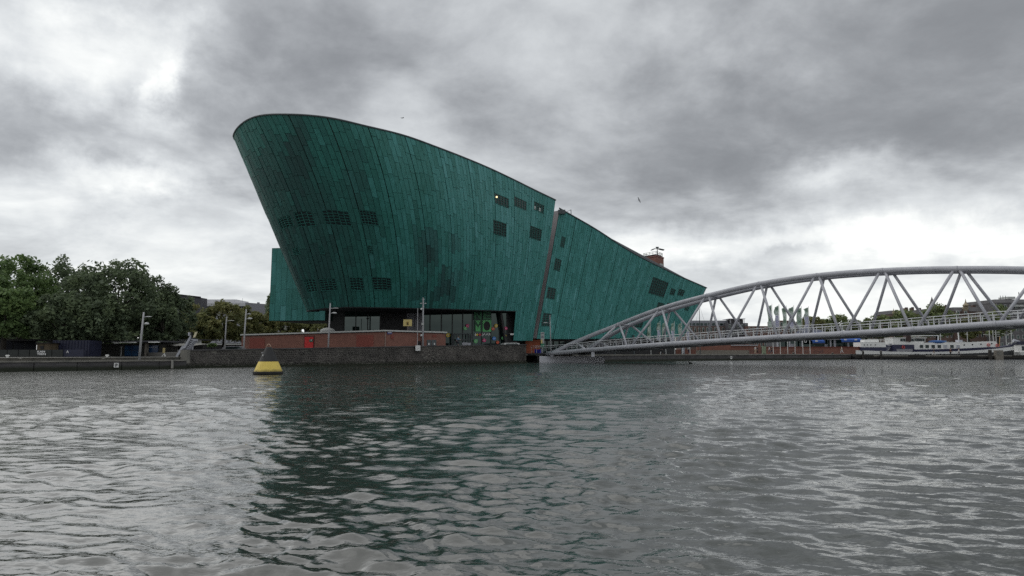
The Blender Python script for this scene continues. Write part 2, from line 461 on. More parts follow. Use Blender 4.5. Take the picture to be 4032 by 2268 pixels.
# ================================================================== SETTING: water, land, quays
# shoreline (plan), surveyed from the waterline in the photograph
Q0 = onz(0, 1464, 0); Q1 = onz(735, 1451.5, 0)
qd = (Q1 - Q0).normalized(); QN = Vector((-qd.y, qd.x, 0))        # QN points inland (left quay)
QF = Q0 - qd * 170
W0 = onz(716, 1448, 0); W1 = onz(2075, 1428, 0)
wd = (W1 - W0).normalized(); WN = Vector((-wd.y, wd.x, 0)); WL = (W1 - W0).length
def wall_top(t): return 1.88 + (2.92 - 1.88) * t                  # top of the basalt wall, t = 0..1
R0 = onz(2120, 1427.5, 0) + Vector((0, 3.2, 0)); R1 = onz(2382, 1424, 0); R2 = onz(2700, 1420, 0); R3 = onz(3345, 1415, 0)
QZ, LZ, RZ_ = 0.86, 1.17, 1.25

def water():
    # one sheet all round the camera; waves are real displacement, finer close by
    a_in = np.linspace(R(-44), R(44), 620); a_out = np.linspace(R(44), R(316), 60)[1:-1]
    ang = np.concatenate([a_in, a_out]); na = len(ang)
    rr = [0.1, 1.2, 2.4, 3.4]
    while rr[-1] < 420: rr.append(rr[-1] * (1.0058 if rr[-1] < 60 else 1.012))
    rr = np.array(rr + [900.0, 2500.0]); nr = len(rr)
    rg, ag = np.meshgrid(rr, ang, indexing='ij')
    x = rg * np.sin(ag); y = rg * np.cos(ag); z = np.zeros_like(x)
    cell = rg * np.where(rg < 60, 0.0058, 0.012)
    rs = np.random.RandomState(5)
    wind = R(205)                                               # travel direction of the chop
    # chop group envelope so that it does not look like a regular comb
    env = 1.0 + 0.35 * np.sin(x * 0.31 + 0.22 * y + 1.0) * np.sin(0.19 * y - 0.13 * x + 2.0) + 0.25 * np.sin(0.9 * x - 0.6 * y)
    for i in range(150):
        lam = 0.15 * (1.0 / 0.15) ** rs.rand() if i < 128 else rs.uniform(1.1, 2.8)
        th = wind + rs.normal(0, 0.40) if rs.rand() < 0.86 else rs.rand() * 2 * math.pi
        k = 2 * math.pi / lam
        amp = 0.0032 * lam ** 0.85 * (0.6 + 0.8 * rs.rand()) * (1.0 if i < 128 else 0.42)
        ph = k * (x * math.sin(th) + y * math.cos(th)) + rs.rand() * 6.283
        fade = np.clip((lam / (2.6 * cell) - 1.0), 0, 1)
        s = np.sin(ph + 0.35 * np.sin(ph * 0.37 + i))
        z += amp * fade * (s - 0.30 * np.cos(2 * ph))
    z *= np.clip(env, 0.4, 1.7)
    v = np.stack([x, y, z], -1).reshape(-1, 3)
    i = np.arange(nr - 1)[:, None]; j = np.arange(na)[None, :]; j2 = (j + 1) % na
    q = np.stack([i * na + j, (i + 1) * na + j, (i + 1) * na + j2, i * na + j2], -1).reshape(-1, 4)[:, ::-1]
    # the disc under the camera
    m = bpy.data.materials.new('harbour water'); m.use_nodes = True
    n, l = m.node_tree.nodes, m.node_tree.links
    p = n['Principled BSDF']
    p.inputs['Base Color'].default_value = (0.028, 0.034, 0.027, 1)
    p.inputs['Roughness'].default_value = 0.03; p.inputs['IOR'].default_value = 1.8
    t = n.new('ShaderNodeTexCoord')
    def nz(scale, sx, sy, det, rz=0.0):
        mp = n.new('ShaderNodeMapping'); mp.inputs['Scale'].default_value = (sx, sy, 1); mp.inputs['Rotation'].default_value = (0, 0, rz)
        l.new(t.outputs['Object'], mp.inputs[0])
        k = n.new('ShaderNodeTexNoise'); k.inputs['Scale'].default_value = scale; k.inputs['Detail'].default_value = det; k.inputs['Roughness'].default_value = 0.6
        l.new(mp.outputs[0], k.inputs['Vector']); return k.outputs['Fac']
    def add(a, b, w):
        k = n.new('ShaderNodeMath'); k.operation = 'MULTIPLY_ADD'; l.new(b, k.inputs[0]); k.inputs[1].default_value = w
        l.new(a, k.inputs[2]); return k.outputs[0]
    h0 = nz(1.6, 0.7, 1.5, 5, R(15))
    h = add(h0, nz(4.2, 0.75, 1.3, 4, R(-20)), 0.32)
    h = add(h, nz(11.0, 0.7, 1.3, 2, R(10)), 0.07)
    b = n.new('ShaderNodeBump'); b.inputs['Strength'].default_value = 1.0
    at_ = n.new('ShaderNodeAttribute'); at_.attribute_name = 'chop'; l.new(at_.outputs['Fac'], b.inputs['Distance'])
    l.new(h, b.inputs['Height']); l.new(b.outputs[0], p.inputs['Normal'])
    o = np_mesh('water', v, q, m, smooth=True)
    # where the mesh is too coarse to carry the short chop, the relief carries it
    ca = o.data.attributes.new('chop', 'FLOAT', 'POINT'); ca.data.foreach_set('value', (0.020 + 0.10 * np.clip((rg - 9) / 60, 0, 1)).ravel().astype(np.float32))
    tag(o, kind='structure')
water()

def land():
    poly = [QF, Q1 + QN * 0.0, W0 + WN * 0.0 + wd * 0.0, W1, R0, R1, R2, R3, R3 + Vector((0, 17, 0)), Vector((900, 189.5, 0)),
            Vector((2800, 600, 0)), Vector((2800, 3000, 0)), Vector((-2800, 3000, 0)), Vector((-2800, -60, 0))]
    # inset a little behind the quay faces
    bm = bmesh.new()
    ins = []
    for i, p in enumerate(poly):
        q = Vector((p.x, p.y, 1.13))
        if i < 2: q += QN * 1.2
        elif i in (2, 3): q += WN * 0.5
        elif i in (4, 5, 6, 7): q += Vector((0, 0.5, 0))
        ins.append(bm.verts.new(q))
    f = bm.faces.new(ins); bmesh.ops.triangulate(bm, faces=[f])
    if f.is_valid and f.normal.z < 0: pass
    me = bpy.data.meshes.new('ground'); bm.normal_update()
    for g in bm.faces:
        if g.normal.z < 0: g.normal_flip()
    bm.to_mesh(me); bm.free()
    me.materials.append(M_PAVE)
    tag(link(bpy.data.objects.new('ground', me)), kind='structure')
land()

def left_quay():
    q = thing('quay', None, None); q['kind'] = 'structure'
    L = (Q1 - QF).length
    # low face: concrete panels with recessed joints, the first ones seen from the camera
    step = 3.9; s = 0.0; s0 = (Q0 - QF).length - 16
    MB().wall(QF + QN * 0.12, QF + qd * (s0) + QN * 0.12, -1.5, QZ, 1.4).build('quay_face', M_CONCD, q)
    MB().wall(QF + qd * s0 + QN * 0.16, Q1 + QN * 0.16, -1.5, QZ - 0.05, 1.4).build('quay_core', M_BLACK, q)
    s = s0
    while s < L - 0.2:
        e = min(s + step * rng.uniform(0.85, 1.15), L)
        jt = rng.uniform(0, 0.03)
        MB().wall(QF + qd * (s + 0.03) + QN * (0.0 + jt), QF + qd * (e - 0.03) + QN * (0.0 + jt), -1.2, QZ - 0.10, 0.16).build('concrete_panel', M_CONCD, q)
        s = e
    MB().wall(QF + QN * -0.10, Q1 + QN * -0.10, QZ - 0.10, QZ, 1.6).build('ledge', M_CONC, q)
    MB().wall(QF + QN * 1.5, Q1 + QN * 1.5, 0.5, LZ - 0.07, 0.7).build('upper_step', M_CONC, q)
    MB().wall(QF + QN * 1.42, Q1 + QN * 1.42, LZ - 0.07, LZ, 0.8).build('coping', M_COPING, q)
    # pale end post where the low quay meets the basalt wall
    c = onz(727, 1410, 0.9)
    e1 = Q1 + QN * 0.9
    MB().box(e1.x - 0.35, e1.y + 0.2, 0.5, e1.x + 0.35, e1.y + 0.9, 1.85).build('end_post', M_CONC, q)
    e2 = Q1 - qd * 1.4
    MB().box(e2.x - .07, e2.y - 0.25, 0.05, e2.x + .07, e2.y - 0.02, 0.85).build('ladder_rail', M_COPING, q)
left_quay()

def basalt_wall():
    w = thing('basalt_wall', 'dark basalt stone quay wall with pale mortar joints rising from the water below the museum', 'wall', W0)
    core = MB().wall(W0 + WN * 0.14, W1 + WN * 0.14, -1.5, wall_top(0) - 0.12, 1.2, None, wall_top(1) - 0.12).build('mortar_bed', M_MORTAR, w)
    # return at the right hand end, going back under the bridge
    MB().wall(W1 + WN * 0.14 - wd * 0.001, W1 + WN * 9, -1.5, wall_top(1) - 0.12, 1.2).build('end_return', M_BASALT, w)
    cap = MB().wall(W0 - WN * 0.06, W1 - WN * 0.06, wall_top(0) - 0.12, wall_top(0), 1.5, wall_top(1) - 0.12, wall_top(1)).build('coping', M_CONCD, w)
    MB().wall(W0 - WN * 0.22, W1 - WN * 0.22, -0.4, 0.16, 0.5).build('base_ledge', M_CONC, w)
    st = []
    dx_, dz_ = 0.29, 0.245
    rs = random.Random(3)
    ncol = int(WL / dx_)
    for j in range(12):
        for i in range(ncol):
            s = (i + 0.5 * (j % 2) + 0.5 + rs.uniform(-0.19, 0.19)) * dx_
            t = s / WL
            if t > 0.995: continue
            z = 0.30 + (j * 0.93 + rs.uniform(-0.19, 0.19)) * dz_
            if z > wall_top(t) - 0.26: continue
            st.append((s, z, rs.uniform(0.112, 0.158), rs.random(), t))
    objs = []
    for s, z, r, q, t in st:
        n = rs.choice((5, 6, 6, 7)); a0 = rs.random() * 6.28
        el = rs.uniform(0.72, 0.95)
        out = 0.04 + 0.09 * q
        ring = []
        for k in range(n):
            a = a0 + 6.283 * k / n; m = rs.uniform(0.85, 1.12)
            ring.append((math.cos(a) * r * m * 1.12, math.sin(a) * r * m * el))
        front = [W0 + wd * (s + x * 0.78) + WN * (0.14 - out) + Vector((0, 0, z + y * 0.78)) for x, y in ring]
        back = [W0 + wd * (s + x) + WN * (0.14 - out * 0.35) + Vector((0, 0, z + y)) for x, y in ring]
        root = [W0 + wd * (s + x) + WN * 0.18 + Vector((0, 0, z + y)) for x, y in ring]
        vs = front + back + root
        fs = [tuple(range(n))] + [(i, n + i, n + (i + 1) % n, (i + 1) % n) for i in range(n)] + [(n + i, 2 * n + i, 2 * n + (i + 1) % n, n + (i + 1) % n) for i in range(n)]
        objs.append((t, r, vs, fs))
    # the 300 that show largest in the picture stand alone
    objs.sort(key=lambda o: -o[1] / (78 + 38 * o[0]))
    for o in objs[:300]:
        MB().add(o[2], o[3]).build('stone', M_BASALT, w)
    mb = MB()
    for o in objs[300:]: mb.add(o[2], o[3])
    tag(mb.build('stones', M_BASALT, w), kind='stuff')
basalt_wall()

def right_quay():
    q = thing('right_quay', None, None); q['kind'] = 'structure'
    for a, b in ((R0, R1), (R1, R2), (R2, R3)):
        d = (b - a).normalized(); n = Vector((-d.y, d.x, 0))
        L = (b - a).length; k = max(1, int(L / 5.5))
        for i in range(k):
            p0 = a + d * (L * i / k + 0.03); p1 = a + d * (L * (i + 1) / k - 0.03)
            jt = rng.uniform(0, 0.04)
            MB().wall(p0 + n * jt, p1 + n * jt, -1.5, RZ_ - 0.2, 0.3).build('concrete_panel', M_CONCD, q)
        MB().wall(a + n * 0.25, b + n * 0.25, -1.5, RZ_ - 0.25, 1.2).build('quay_core', M_BLACK, q)
        MB().wall(a - n * 0.12, b - n * 0.12, RZ_ - 0.2, RZ_, 3.0).build('coping', M_CONC, q)
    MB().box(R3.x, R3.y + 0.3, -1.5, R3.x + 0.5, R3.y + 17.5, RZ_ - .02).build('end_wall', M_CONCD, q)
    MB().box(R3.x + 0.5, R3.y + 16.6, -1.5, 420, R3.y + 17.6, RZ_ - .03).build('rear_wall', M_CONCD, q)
    # long timber fender seen as a pale strip
    f = at(3175, 1405, R3.y - 6)
right_quay()

def forecourt():
    # raised paving between the basalt wall and the museum
    a = W0 + WN * 0.9; b = W1 + WN * 0.9 - wd * 0.2
    c = b + WN * 60; d = a + WN * 60
    z0, z1 = wall_top(0) - 0.28, wall_top(1) - 0.38
    mb = MB(); mb.add([(a.x, a.y, z0), (b.x, b.y, z1), (c.x, c.y, z1), (d.x, d.y, z0)], [(0, 1, 2, 3)])
    mb.add([(a.x, a.y, z0), (a.x, a.y, 0), (d.x, d.y, 0), (d.x, d.y, z0), (b.x, b.y, z1), (b.x, b.y, 0), (c.x, c.y, 0), (c.x, c.y, z1)],
           [(0, 3, 2, 1), (4, 5, 6, 7), (3, 7, 6, 2)])
    tag(mb.build('forecourt', M_PAVE), kind='structure')
forecourt()
def gz(p):
    t = max(0, min(1, (Vector((p[0], p[1], 0)) - W0).dot(wd) / WL))
    return (wall_top(0) - 0.28) * (1 - t) + (wall_top(1) - 0.38) * t

# ================================================================== MUSEUM
# knots of the main hull: (top px, top py, top Y, bottom px, bottom py, bottom Y); the bow's far side is given in plan
def P3(x, y, z): return Vector((x, y, z))
KN = [
    (P3(-9.0, 136.0, 26.2), P3(-6.0, 134.0, 8.0)),
    (P3(-25.0, 117.0, 28.6), P3(-18.0, 118.0, 8.0)),
    (P3(-32.5, 107.5, 29.1), P3(-24.0, 108.5, 7.7)),
    (P3(-35.6, 100.5, 29.2), P3(-26.9, 102.5, 7.4)),
    (at(922, 542, 95.5), at(1210, 1223, 99)),
    (at(929, 517, 93.6), at(1221, 1221, 98)),
    (at(956, 487, 91.8), at(1240, 1218, 98)),
    (at(1008, 461, 89.8), at(1280, 1213, 98.3)),
    (at(1136, 452, 88), at(1373, 1208, 99.7)),
    (at(1288, 464, 88), at(1475, 1209, 102)),
    (at(1448, 500, 90), at(1575, 1211, 104.6)),
    (at(1592, 536, 94), at(1675, 1213, 107.6)),
    (at(1724, 583, 98.5), at(1760, 1215, 111)),
    (at(1838, 627, 103.5), at(1846, 1218, 114.8)),
    (at(1935, 668, 108.5), at(1924, 1221, 118.4)),
    (at(2020, 708, 113), at(1990, 1223, 121.4)),
    (at(2093, 744, 117.5), at(2046, 1225, 124)),
    (at(2187, 789, 123), at(2115, 1227, 127)),
]
def catmull(pts, t):
    n = len(pts) - 1; i = min(int(t), n - 1); f = t - i
    p1, p2 = pts[i], pts[i + 1]
    p0 = pts[i - 1] if i > 0 else p1 * 2 - p2
    p3 = pts[i + 2] if i + 2 <= n else p2 * 2 - p1
    # centripetal-ish: scale tangents by neighbour spacing
    d0, d1, d2 = (p1 - p0).length + 1e-6, (p2 - p1).length + 1e-6, (p3 - p2).length + 1e-6
    m1 = ((p1 - p0) / d0 * d1 + (p2 - p1) / d1 * d0) / (d0 + d1) * d1
    m2 = ((p2 - p1) / d1 * d2 + (p3 - p2) / d2 * d1) / (d1 + d2) * d1
    f2, f3 = f * f, f * f * f
    return p1 * (2 * f3 - 3 * f2 + 1) + m1 * (f3 - 2 * f2 + f) + p2 * (-2 * f3 + 3 * f2) + m2 * (f3 - f2)
KT = [k[0] for k in KN]; KB = [k[1] for k in KN]
UMAX = len(KN) - 1
def hull(u, v):
    T = catmull(KT, u); B = catmull(KB, u)
    p = B + (T - B) * v
    # gentle outward belly along the near side
    w = max(0.0, min(1.0, (u - 4.0) / 3.0)) * max(0.0, min(1.0, (UMAX - u) / 6.0 + 0.1))
    vv = max(0.0, min(1.0, v))
    return p + Vector((0.62, -0.70, -0.10)) * (2.3 * w * 4 * vv * (1 - vv))
# stern wing
SK = [(at(2203, 823, 127.5), at(2112, 1334, 127.8)), (at(2331, 896, 131.0), at(2240, 1335, 132.4)), (at(2478, 990, 137.5), at(2390, 1333, 138.8)),
      (at(2630, 1068, 146), at(2545, 1330, 146.5)), (at(2779, 1134, 156.5), at(2690, 1326, 154.5))]
ST = [k[0] for k in SK]; SB = [k[1] for k in SK]
def stern(u, v):
    return catmull(SB, u) + (catmull(ST, u) - catmull(SB, u)) * v
# far wing seen left of the bow
BXc = [at(1071, 977, 112), at(1068, 1263, 112)]
bz0, bz1 = BXc[1].z, BXc[0].z
bxa = Vector((BXc[0].x, 112, 0)); bxb = bxa + Vector((8.8, -1.4, 0))
def wing(u, v):
    p = bxa + (bxb - bxa) * u
    z = bz0 + (bz1 - bz0) * v
    return Vector((p.x - (bxb - bxa).normalized().x * 0.15 * (1 - v) * (1 - u), p.y, z))

museum = thing('museum_building', 'huge green copper-clad building shaped like a ship bow, overhanging towards the left', 'building', (0, 112, 2.0))

def snormal(S, u, v):
    e = 1e-3
    a = S(u + e, v) - S(u - e, v); b = S(u, v + e) - S(u, v - e)
    return a.cross(b).normalized()

def uv_of(S, us, vs):
    """table of pixels for looking up where a window sits on a surface"""
    tab = [(u, v) + proj(S(u, v)) for u in us for v in vs]
    A = np.array(tab)
    def look(px, py):
        d = (A[:, 2] - px) ** 2 + (A[:, 3] - py) ** 2
        i = int(d.argmin()); return A[i, 0], A[i, 1]
    return look

PANELS = []          # (pixel area, verts, faces, tint, stain with painted shade)
WINS = []
STAIN_SHADES = [(1690, 985, 45, 75, .72), (1665, 950, 35, 40, .55), (1755, 1140, 45, 55, .72), (1700, 1165, 60, 30, .6), (1640, 1160, 35, 25, .5), (1790, 960, 25, 45, .35), (1165, 640, 55, 170, .8),
          (1080, 720, 90, 180, .55), (1230, 830, 90, 160, .6), (1150, 900, 110, 200, .6), (1270, 1020, 130, 190, .6), (1190, 1060, 90, 200, .6), (1340, 1120, 110, 120, .4), (1390, 760, 60, 150, .4), (1420, 950, 80, 160, .3), (1800, 1080, 40, 40, .3), (1745, 1090, 14, 60, .8)]  # brown patches, and large ovals painting overhang shade into the bow sheets
def stain_shade_at(px, py):
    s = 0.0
    for x, y, a, b, k in STAIN_SHADES:
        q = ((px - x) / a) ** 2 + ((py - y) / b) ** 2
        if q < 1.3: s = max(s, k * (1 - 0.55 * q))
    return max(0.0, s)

def tint_light_bias(px, py):
    # fall of light put into the tint: darker bow, lighter towards the stern
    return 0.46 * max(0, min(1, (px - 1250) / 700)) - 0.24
def clad(S, edges, major, plen, wins, v0f, v1f, gap=0.055, mgap=0.13, tint0=0.5, outmul=1.0, seed=1, stain_shade_w=1.0, lap=0.0):
    """cover surface S with copper sheets, strip by strip; wins = list of (i0,i1,v0,v1) left open"""
    rs = random.Random(seed)
    for i in range(len(edges) - 1):
        u0, u1 = edges[i], edges[i + 1]
        um = (u0 + u1) / 2
        L = (S(um, 1) - S(um, 0)).length
        wv = max(1e-4, (S(u1, .6) - S(u0, .6)).length)
        g0 = (mgap if i in major else gap) / wv * (u1 - u0) * 0.5
        g1 = (mgap if (i + 1) in major else gap) / wv * (u1 - u0) * 0.5
        a, b = v0f(um), v1f(um)
        spans = [(a, b)]
        for (i0, i1, w0, w1) in wins:
            if i0 <= i < i1:
                ns = []
                for s0, s1 in spans:
                    if w1 <= s0 or w0 >= s1: ns.append((s0, s1)); continue
                    if w0 > s0: ns.append((s0, w0))
                    if w1 < s1: ns.append((w1, s1))
                spans = ns
        strip_t = rs.uniform(-0.05, 0.05)
        bump_out = (0.05 if not lap else 0.03 + lap * (i % 6)) 
        for s0, s1 in spans:
            v = s0
            first = True
            while v < s1 - 1e-4:
                ln = plen * rs.uniform(0.75, 1.3) / L
                if first: ln *= rs.uniform(0.3, 1.0); first = False
                e = min(v + ln, s1)
                if s1 - e < 0.35 * plen / L: e = s1
                gv = gap * 0.38 / L
                out = bump_out + rs.uniform(0.0, 0.035) * outmul
                tl, tr2 = rs.uniform(0, 0.022), rs.uniform(0, 0.022)
                nseg = 2 if (e - v) * L > 1.2 else 1
                fr = []; bk = []
                for k in range(nseg + 1):
                    vv = v + gv + (e - v - 2 * gv) * k / nseg
                    for uu in (u0 + g0, u1 - g1):
                        p = S(uu, vv); n = snormal(S, uu, vv)
                        lapv = 0.014 * (1 - k / nseg)
                        fr.append(p + n * (out + lapv + (tl if uu < um else tr2))); bk.append(p - n * 0.05)
                vs = fr + bk; m = len(fr)
                fs = [(2 * k, 2 * k + 1, 2 * k + 3, 2 * k + 2) for k in range(nseg)]
                for k in range(nseg):
                    fs.append((2 * k, 2 * k + 2, m + 2 * k + 2, m + 2 * k)); fs.append((2 * k + 1, m + 2 * k + 1, m + 2 * k + 3, 2 * k + 3))
                fs.append((0, m, m + 1, 1)); fs.append((2 * nseg, 2 * nseg + 1, m + 2 * nseg + 1, m + 2 * nseg))
                pp = [proj(x) for x in (fr[0], fr[1], fr[-1], fr[-2])]
                ar = abs(sum(pp[q][0] * pp[(q + 1) % 4][1] - pp[(q + 1) % 4][0] * pp[q][1] for q in range(4))) / 2
                wpx = math.hypot(pp[0][0] - pp[1][0], pp[0][1] - pp[1][1])
                cpx = sum(q[0] for q in pp) / 4; cpy = sum(q[1] for q in pp) / 4
                st = stain_shade_at(cpx, cpy) * stain_shade_w
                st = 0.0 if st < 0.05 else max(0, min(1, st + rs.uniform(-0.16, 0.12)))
                ti = tint0 + strip_t + rs.gauss(0, 0.07) + (0.15 if rs.random() < 0.04 else 0) + tint_light_bias(cpx, cpy)
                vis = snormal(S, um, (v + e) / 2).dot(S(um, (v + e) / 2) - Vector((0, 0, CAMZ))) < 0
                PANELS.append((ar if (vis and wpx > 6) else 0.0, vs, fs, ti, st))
                v = e

def make_window(S, u0, u1, v0, v1, nc, nr, name='window', skipbars=()):
    w = MB(); 
    n = snormal(S, (u0 + u1) / 2, (v0 + v1) / 2)
    def pt(a, b, o): return S(u0 + (u1 - u0) * a, v0 + (v1 - v0) * b) + n * o
    W = (pt(1, .5, 0) - pt(0, .5, 0)).length; H = (pt(.5, 1, 0) - pt(.5, 0, 0)).length
    def bar(a0, a1, b0, b1, o=0.09):
        p = [pt(a0, b0, -.03), pt(a1, b0, -.03), pt(a1, b0, o), pt(a0, b0, o), pt(a0, b1, -.03), pt(a1, b1, -.03), pt(a1, b1, o), pt(a0, b1, o)]
        w.add(p, [(3, 2, 6, 7), (0, 3, 7, 4), (2, 1, 5, 6), (7, 6, 5, 4), (0, 1, 2, 3)])
    tb = 0.085 / W; hb = 0.075 / H
    for k in range(nc + 1):
        c = min(max(k / nc, tb / 2), 1 - tb / 2); bar(c - tb / 2, c + tb / 2, 0, 1)
    for k in range(nr + 1):
        c = min(max(k / nr, hb / 2), 1 - hb / 2)
        if k in (0, nr): bar(0, 1, c - hb / 2, c + hb / 2, 0.10 if k else 0.16)
        else:
            for j in range(nc):
                off = 0.12 / nr * ((j * 37 % 3) - 1)
                bar(j / nc + tb / 2, (j + 1) / nc - tb / 2, c - hb / 2 + off, c + hb / 2 + off, 0.08)
    nv = len(w.v)
    fr = w.build(name, M_COPPER, museum, attrs={'tint': [0.35] * nv, 'stain_shade': [0.25] * nv})
    g = MB()
    # each pane tilts a little so that reflections break up
    rs = random.Random(int(abs(u0) * 1000 + v0 * 777))
    for i in range(nc):
        for j in range(nr):
            q = [pt(i / nc, j / nr, 0.015 + rs.uniform(0, .01)), pt((i + 1) / nc, j / nr, 0.015 + rs.uniform(0, .01)), pt((i + 1) / nc, (j + 1) / nr, 0.015 + rs.uniform(0, .01)), pt(i / nc, (j + 1) / nr, 0.015 + rs.uniform(0, .01))]
            g.add(q, [(0, 1, 2, 3)])
    g.build('glass', M_WINDARK, fr)
    return fr

def edges_for(S, u_from, u_to, width, per_knot=True):
    ed = []; maj = set()
    k = u_from
    while k < u_to - 1e-6:
        e = min(math.floor(k) + 1, u_to)
        n = max(2, round(max((S(e, 1) - S(k, 1)).length, (S(e, 0) - S(k, 0)).length) / width))
        maj.add(len(ed))
        ed += [k + (e - k) * q / n for q in range(n)]
        k = e
    maj.add(len(ed)); ed.append(u_to)
    return ed, maj

def snap(look, ed, box):
    x0, y0, x1, y1 = box
    ua, va = look(x0, (y0 + y1) / 2); ub, vb = look(x1, (y0 + y1) / 2)
    _, vt = look((x0 + x1) / 2, y0); _, vbm = look((x0 + x1) / 2, y1)
    i0 = min(range(len(ed)), key=lambda i: abs(ed[i] - ua)); i1 = min(range(len(ed)), key=lambda i: abs(ed[i] - ub))
    if i1 <= i0: i1 = i0 + 1
    return i0, i1, min(vt, vbm), max(vt, vbm)

# --- main hull
U_CUT = 15.72       # right of here the copper runs on down to the ground
def v_low(u): 
    if u < U_CUT: return 0.0
    T, B = catmull(KT, u), catmull(KB, u)
    return -(B.z - 3.62) / (T.z - B.z)
hed, hmaj = edges_for(hull, 2.0, UMAX, 0.80)
# one strip edge exactly at the cut
j = min(range(len(hed)), key=lambda i: abs(hed[i] - U_CUT)); hed[j] = U_CUT
look_h = uv_of(hull, np.linspace(4.5, UMAX, 420), np.linspace(-0.1, 1, 240))
HW = [((1947, 770, 2000, 808), 4, 4), ((2028, 785, 2076, 820), 4, 4), ((2100, 800, 2143, 833), 4, 4), ((1942, 873, 1992, 925), 4, 5), ((2086, 895, 2128, 942), 4, 6),
      ((1172, 832, 1242, 890), 4, 5), ((1282, 830, 1368, 886), 5, 5), ((1412, 830, 1490, 884), 5, 5), ((1102, 850, 1150, 895), 3, 5), ((1250, 968, 1280, 1000), 2, 4), ((1440, 965, 1476, 998), 3, 4),
      ((1150, 975, 1175, 1003), 2, 4), ((1204, 1100, 1245, 1148), 3, 5), ((1262, 1098, 1330, 1144), 4, 5), ((1372, 1093, 1440, 1142), 4, 5), ((1475, 1093, 1540, 1140), 4, 5)]
hw = []
for box, nc, nr in HW:
    w = snap(look_h, hed, box); hw.append(w)
    make_window(hull, hed[w[0]], hed[w[1]], w[2], w[3], max(nc, w[1] - w[0]), nr)
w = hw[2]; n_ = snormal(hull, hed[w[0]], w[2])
for f0, f1 in ((.03, .22), (.55, .70)):  # white plates painting in the sky seen through this window
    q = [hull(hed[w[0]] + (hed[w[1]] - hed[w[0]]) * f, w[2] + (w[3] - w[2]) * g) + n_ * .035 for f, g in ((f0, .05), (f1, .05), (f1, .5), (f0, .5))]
    MB().add(q, [(0, 1, 2, 3)]).build('sky_plate', M_WHITE, museum)
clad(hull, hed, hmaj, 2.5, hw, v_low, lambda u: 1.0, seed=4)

# backing shell of the hull (closed), roof and soffit
def shell(S, u0, u1, nu, nv, name, off, vl=lambda u: 0.0):
    mb = MB(); us = [u0 + (u1 - u0) * i / nu for i in range(nu + 1)]
    vs = []
    for u in us:
        for k in range(nv + 1):
            a = vl(u); vs.append(S(u, a + (1 - a) * k / nv) - snormal(S, u, .5) * off)
    fs = [(i * (nv + 1) + k, (i + 1) * (nv + 1) + k, (i + 1) * (nv + 1) + k + 1, i * (nv + 1) + k + 1) for i in range(nu) for k in range(nv)]
    mb.add(vs, fs)
    return mb, us
mb, us = shell(hull, 0, UMAX, 160, 8, 'hull', 0.0)
mb.build('hull_shell', M_SEAM, museum)
mbx = MB()   # extension of the hull down to the ground, right hand end
vs = []
for i in range(9):
    u = U_CUT + (UMAX - U_CUT) * i / 8
    vs += [hull(u, v_low(u)), hull(u, 0.001)]
mbx.add(vs, [(2 * i, 2 * i + 2, 2 * i + 3, 2 * i + 1) for i in range(8)])
mbx.build('hull_foot', M_SEAM, museum)
topl = [hull(u, 0.985) for u in us]; botl = [hull(u, 0.004) for u in us]
mbr = MB(); mbr.add(topl, [tuple(range(len(topl)))[::-1]]); mbr.build('roof', M_DGREY, museum)
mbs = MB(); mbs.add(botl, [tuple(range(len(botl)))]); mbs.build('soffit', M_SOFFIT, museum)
rear = MB(); rear.add([hull(UMAX, 0.004), hull(0, 0.004), hull(0, 0.985), hull(UMAX, 0.985)], [(0, 1, 2, 3)]); rear.build('end_wall', M_SLITW, museum)
# metal roof edge
MB().tube([hull(u, 1.0) + snormal(hull, u, 1) * 0.08 + Vector((0, 0, 0.06)) for u in np.linspace(1.5, UMAX, 130)], 0.12, 6).build('roof_edge', M_TRIM, museum)
# drip edge under the copper
MB().tube([hull(u, 0.0) + snormal(hull, u, .05) * 0.03 + Vector((0, 0, -0.05)) for u in np.linspace(3.0, U_CUT, 90)], 0.11, 6).build('drip_edge', M_SOFFIT, museum)

# --- stern wing
sed, smaj = edges_for(stern, 0.0, 4.0, 0.46)
smaj = set(i for i in range(len(sed)) if i % 8 == 0) | {len(sed) - 1}
look_s = uv_of(stern, np.linspace(0, 4, 300), np.linspace(0, 1, 200))
SW = [((2202, 930, 2228, 973), 3, 5), ((2183, 1020, 2210, 1066), 3, 5), ((2157, 1133, 2186, 1178), 3, 5), ((2136, 1232, 2170, 1285), 3, 6), ((2560, 1098, 2628, 1166), 8, 6), ((2636, 1136, 2660, 1162), 3, 3),
      ((2670, 1139, 2694, 1164), 3, 3), ((2588, 1191, 2612, 1213), 3, 3), ((2624, 1193, 2650, 1214), 3, 3), ((2500, 1260, 2530, 1290), 3, 4), ((2692, 1205, 2716, 1222), 3, 3)]
sw = []
for box, nc, nr in SW:
    w = snap(look_s, sed, box); sw.append(w)
    make_window(stern, sed[w[0]], sed[w[1]], w[2], w[3], nc, nr)
clad(stern, sed, smaj, 1.9, sw, lambda u: 0.0, lambda u: 1.0, gap=0.04, mgap=0.13, tint0=0.45, outmul=0.8, seed=9, stain_shade_w=0)
mb, us2 = shell(stern, 0, 4, 40, 4, 'stern', 0.0)
mb.build('stern_shell', M_SEAM, museum)
bk = Vector((-12, 14, 0))
t4 = [stern(u, 0.99) for u in us2]; b4 = [stern(u, 0.004) for u in us2]
MB().add(t4 + [t4[-1] + bk, t4[0] + bk], [tuple(range(len(t4) + 2))]).build('stern_roof', M_DGREY, museum)
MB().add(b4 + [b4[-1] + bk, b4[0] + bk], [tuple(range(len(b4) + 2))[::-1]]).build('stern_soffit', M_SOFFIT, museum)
MB().add([b4[-1], b4[-1] + bk, t4[-1] + bk, t4[-1], b4[0], t4[0], t4[0] + bk, b4[0] + bk, ], [(0, 1, 2, 3), (1, 7, 6, 2)]).build('stern_end', M_SEAM, museum)
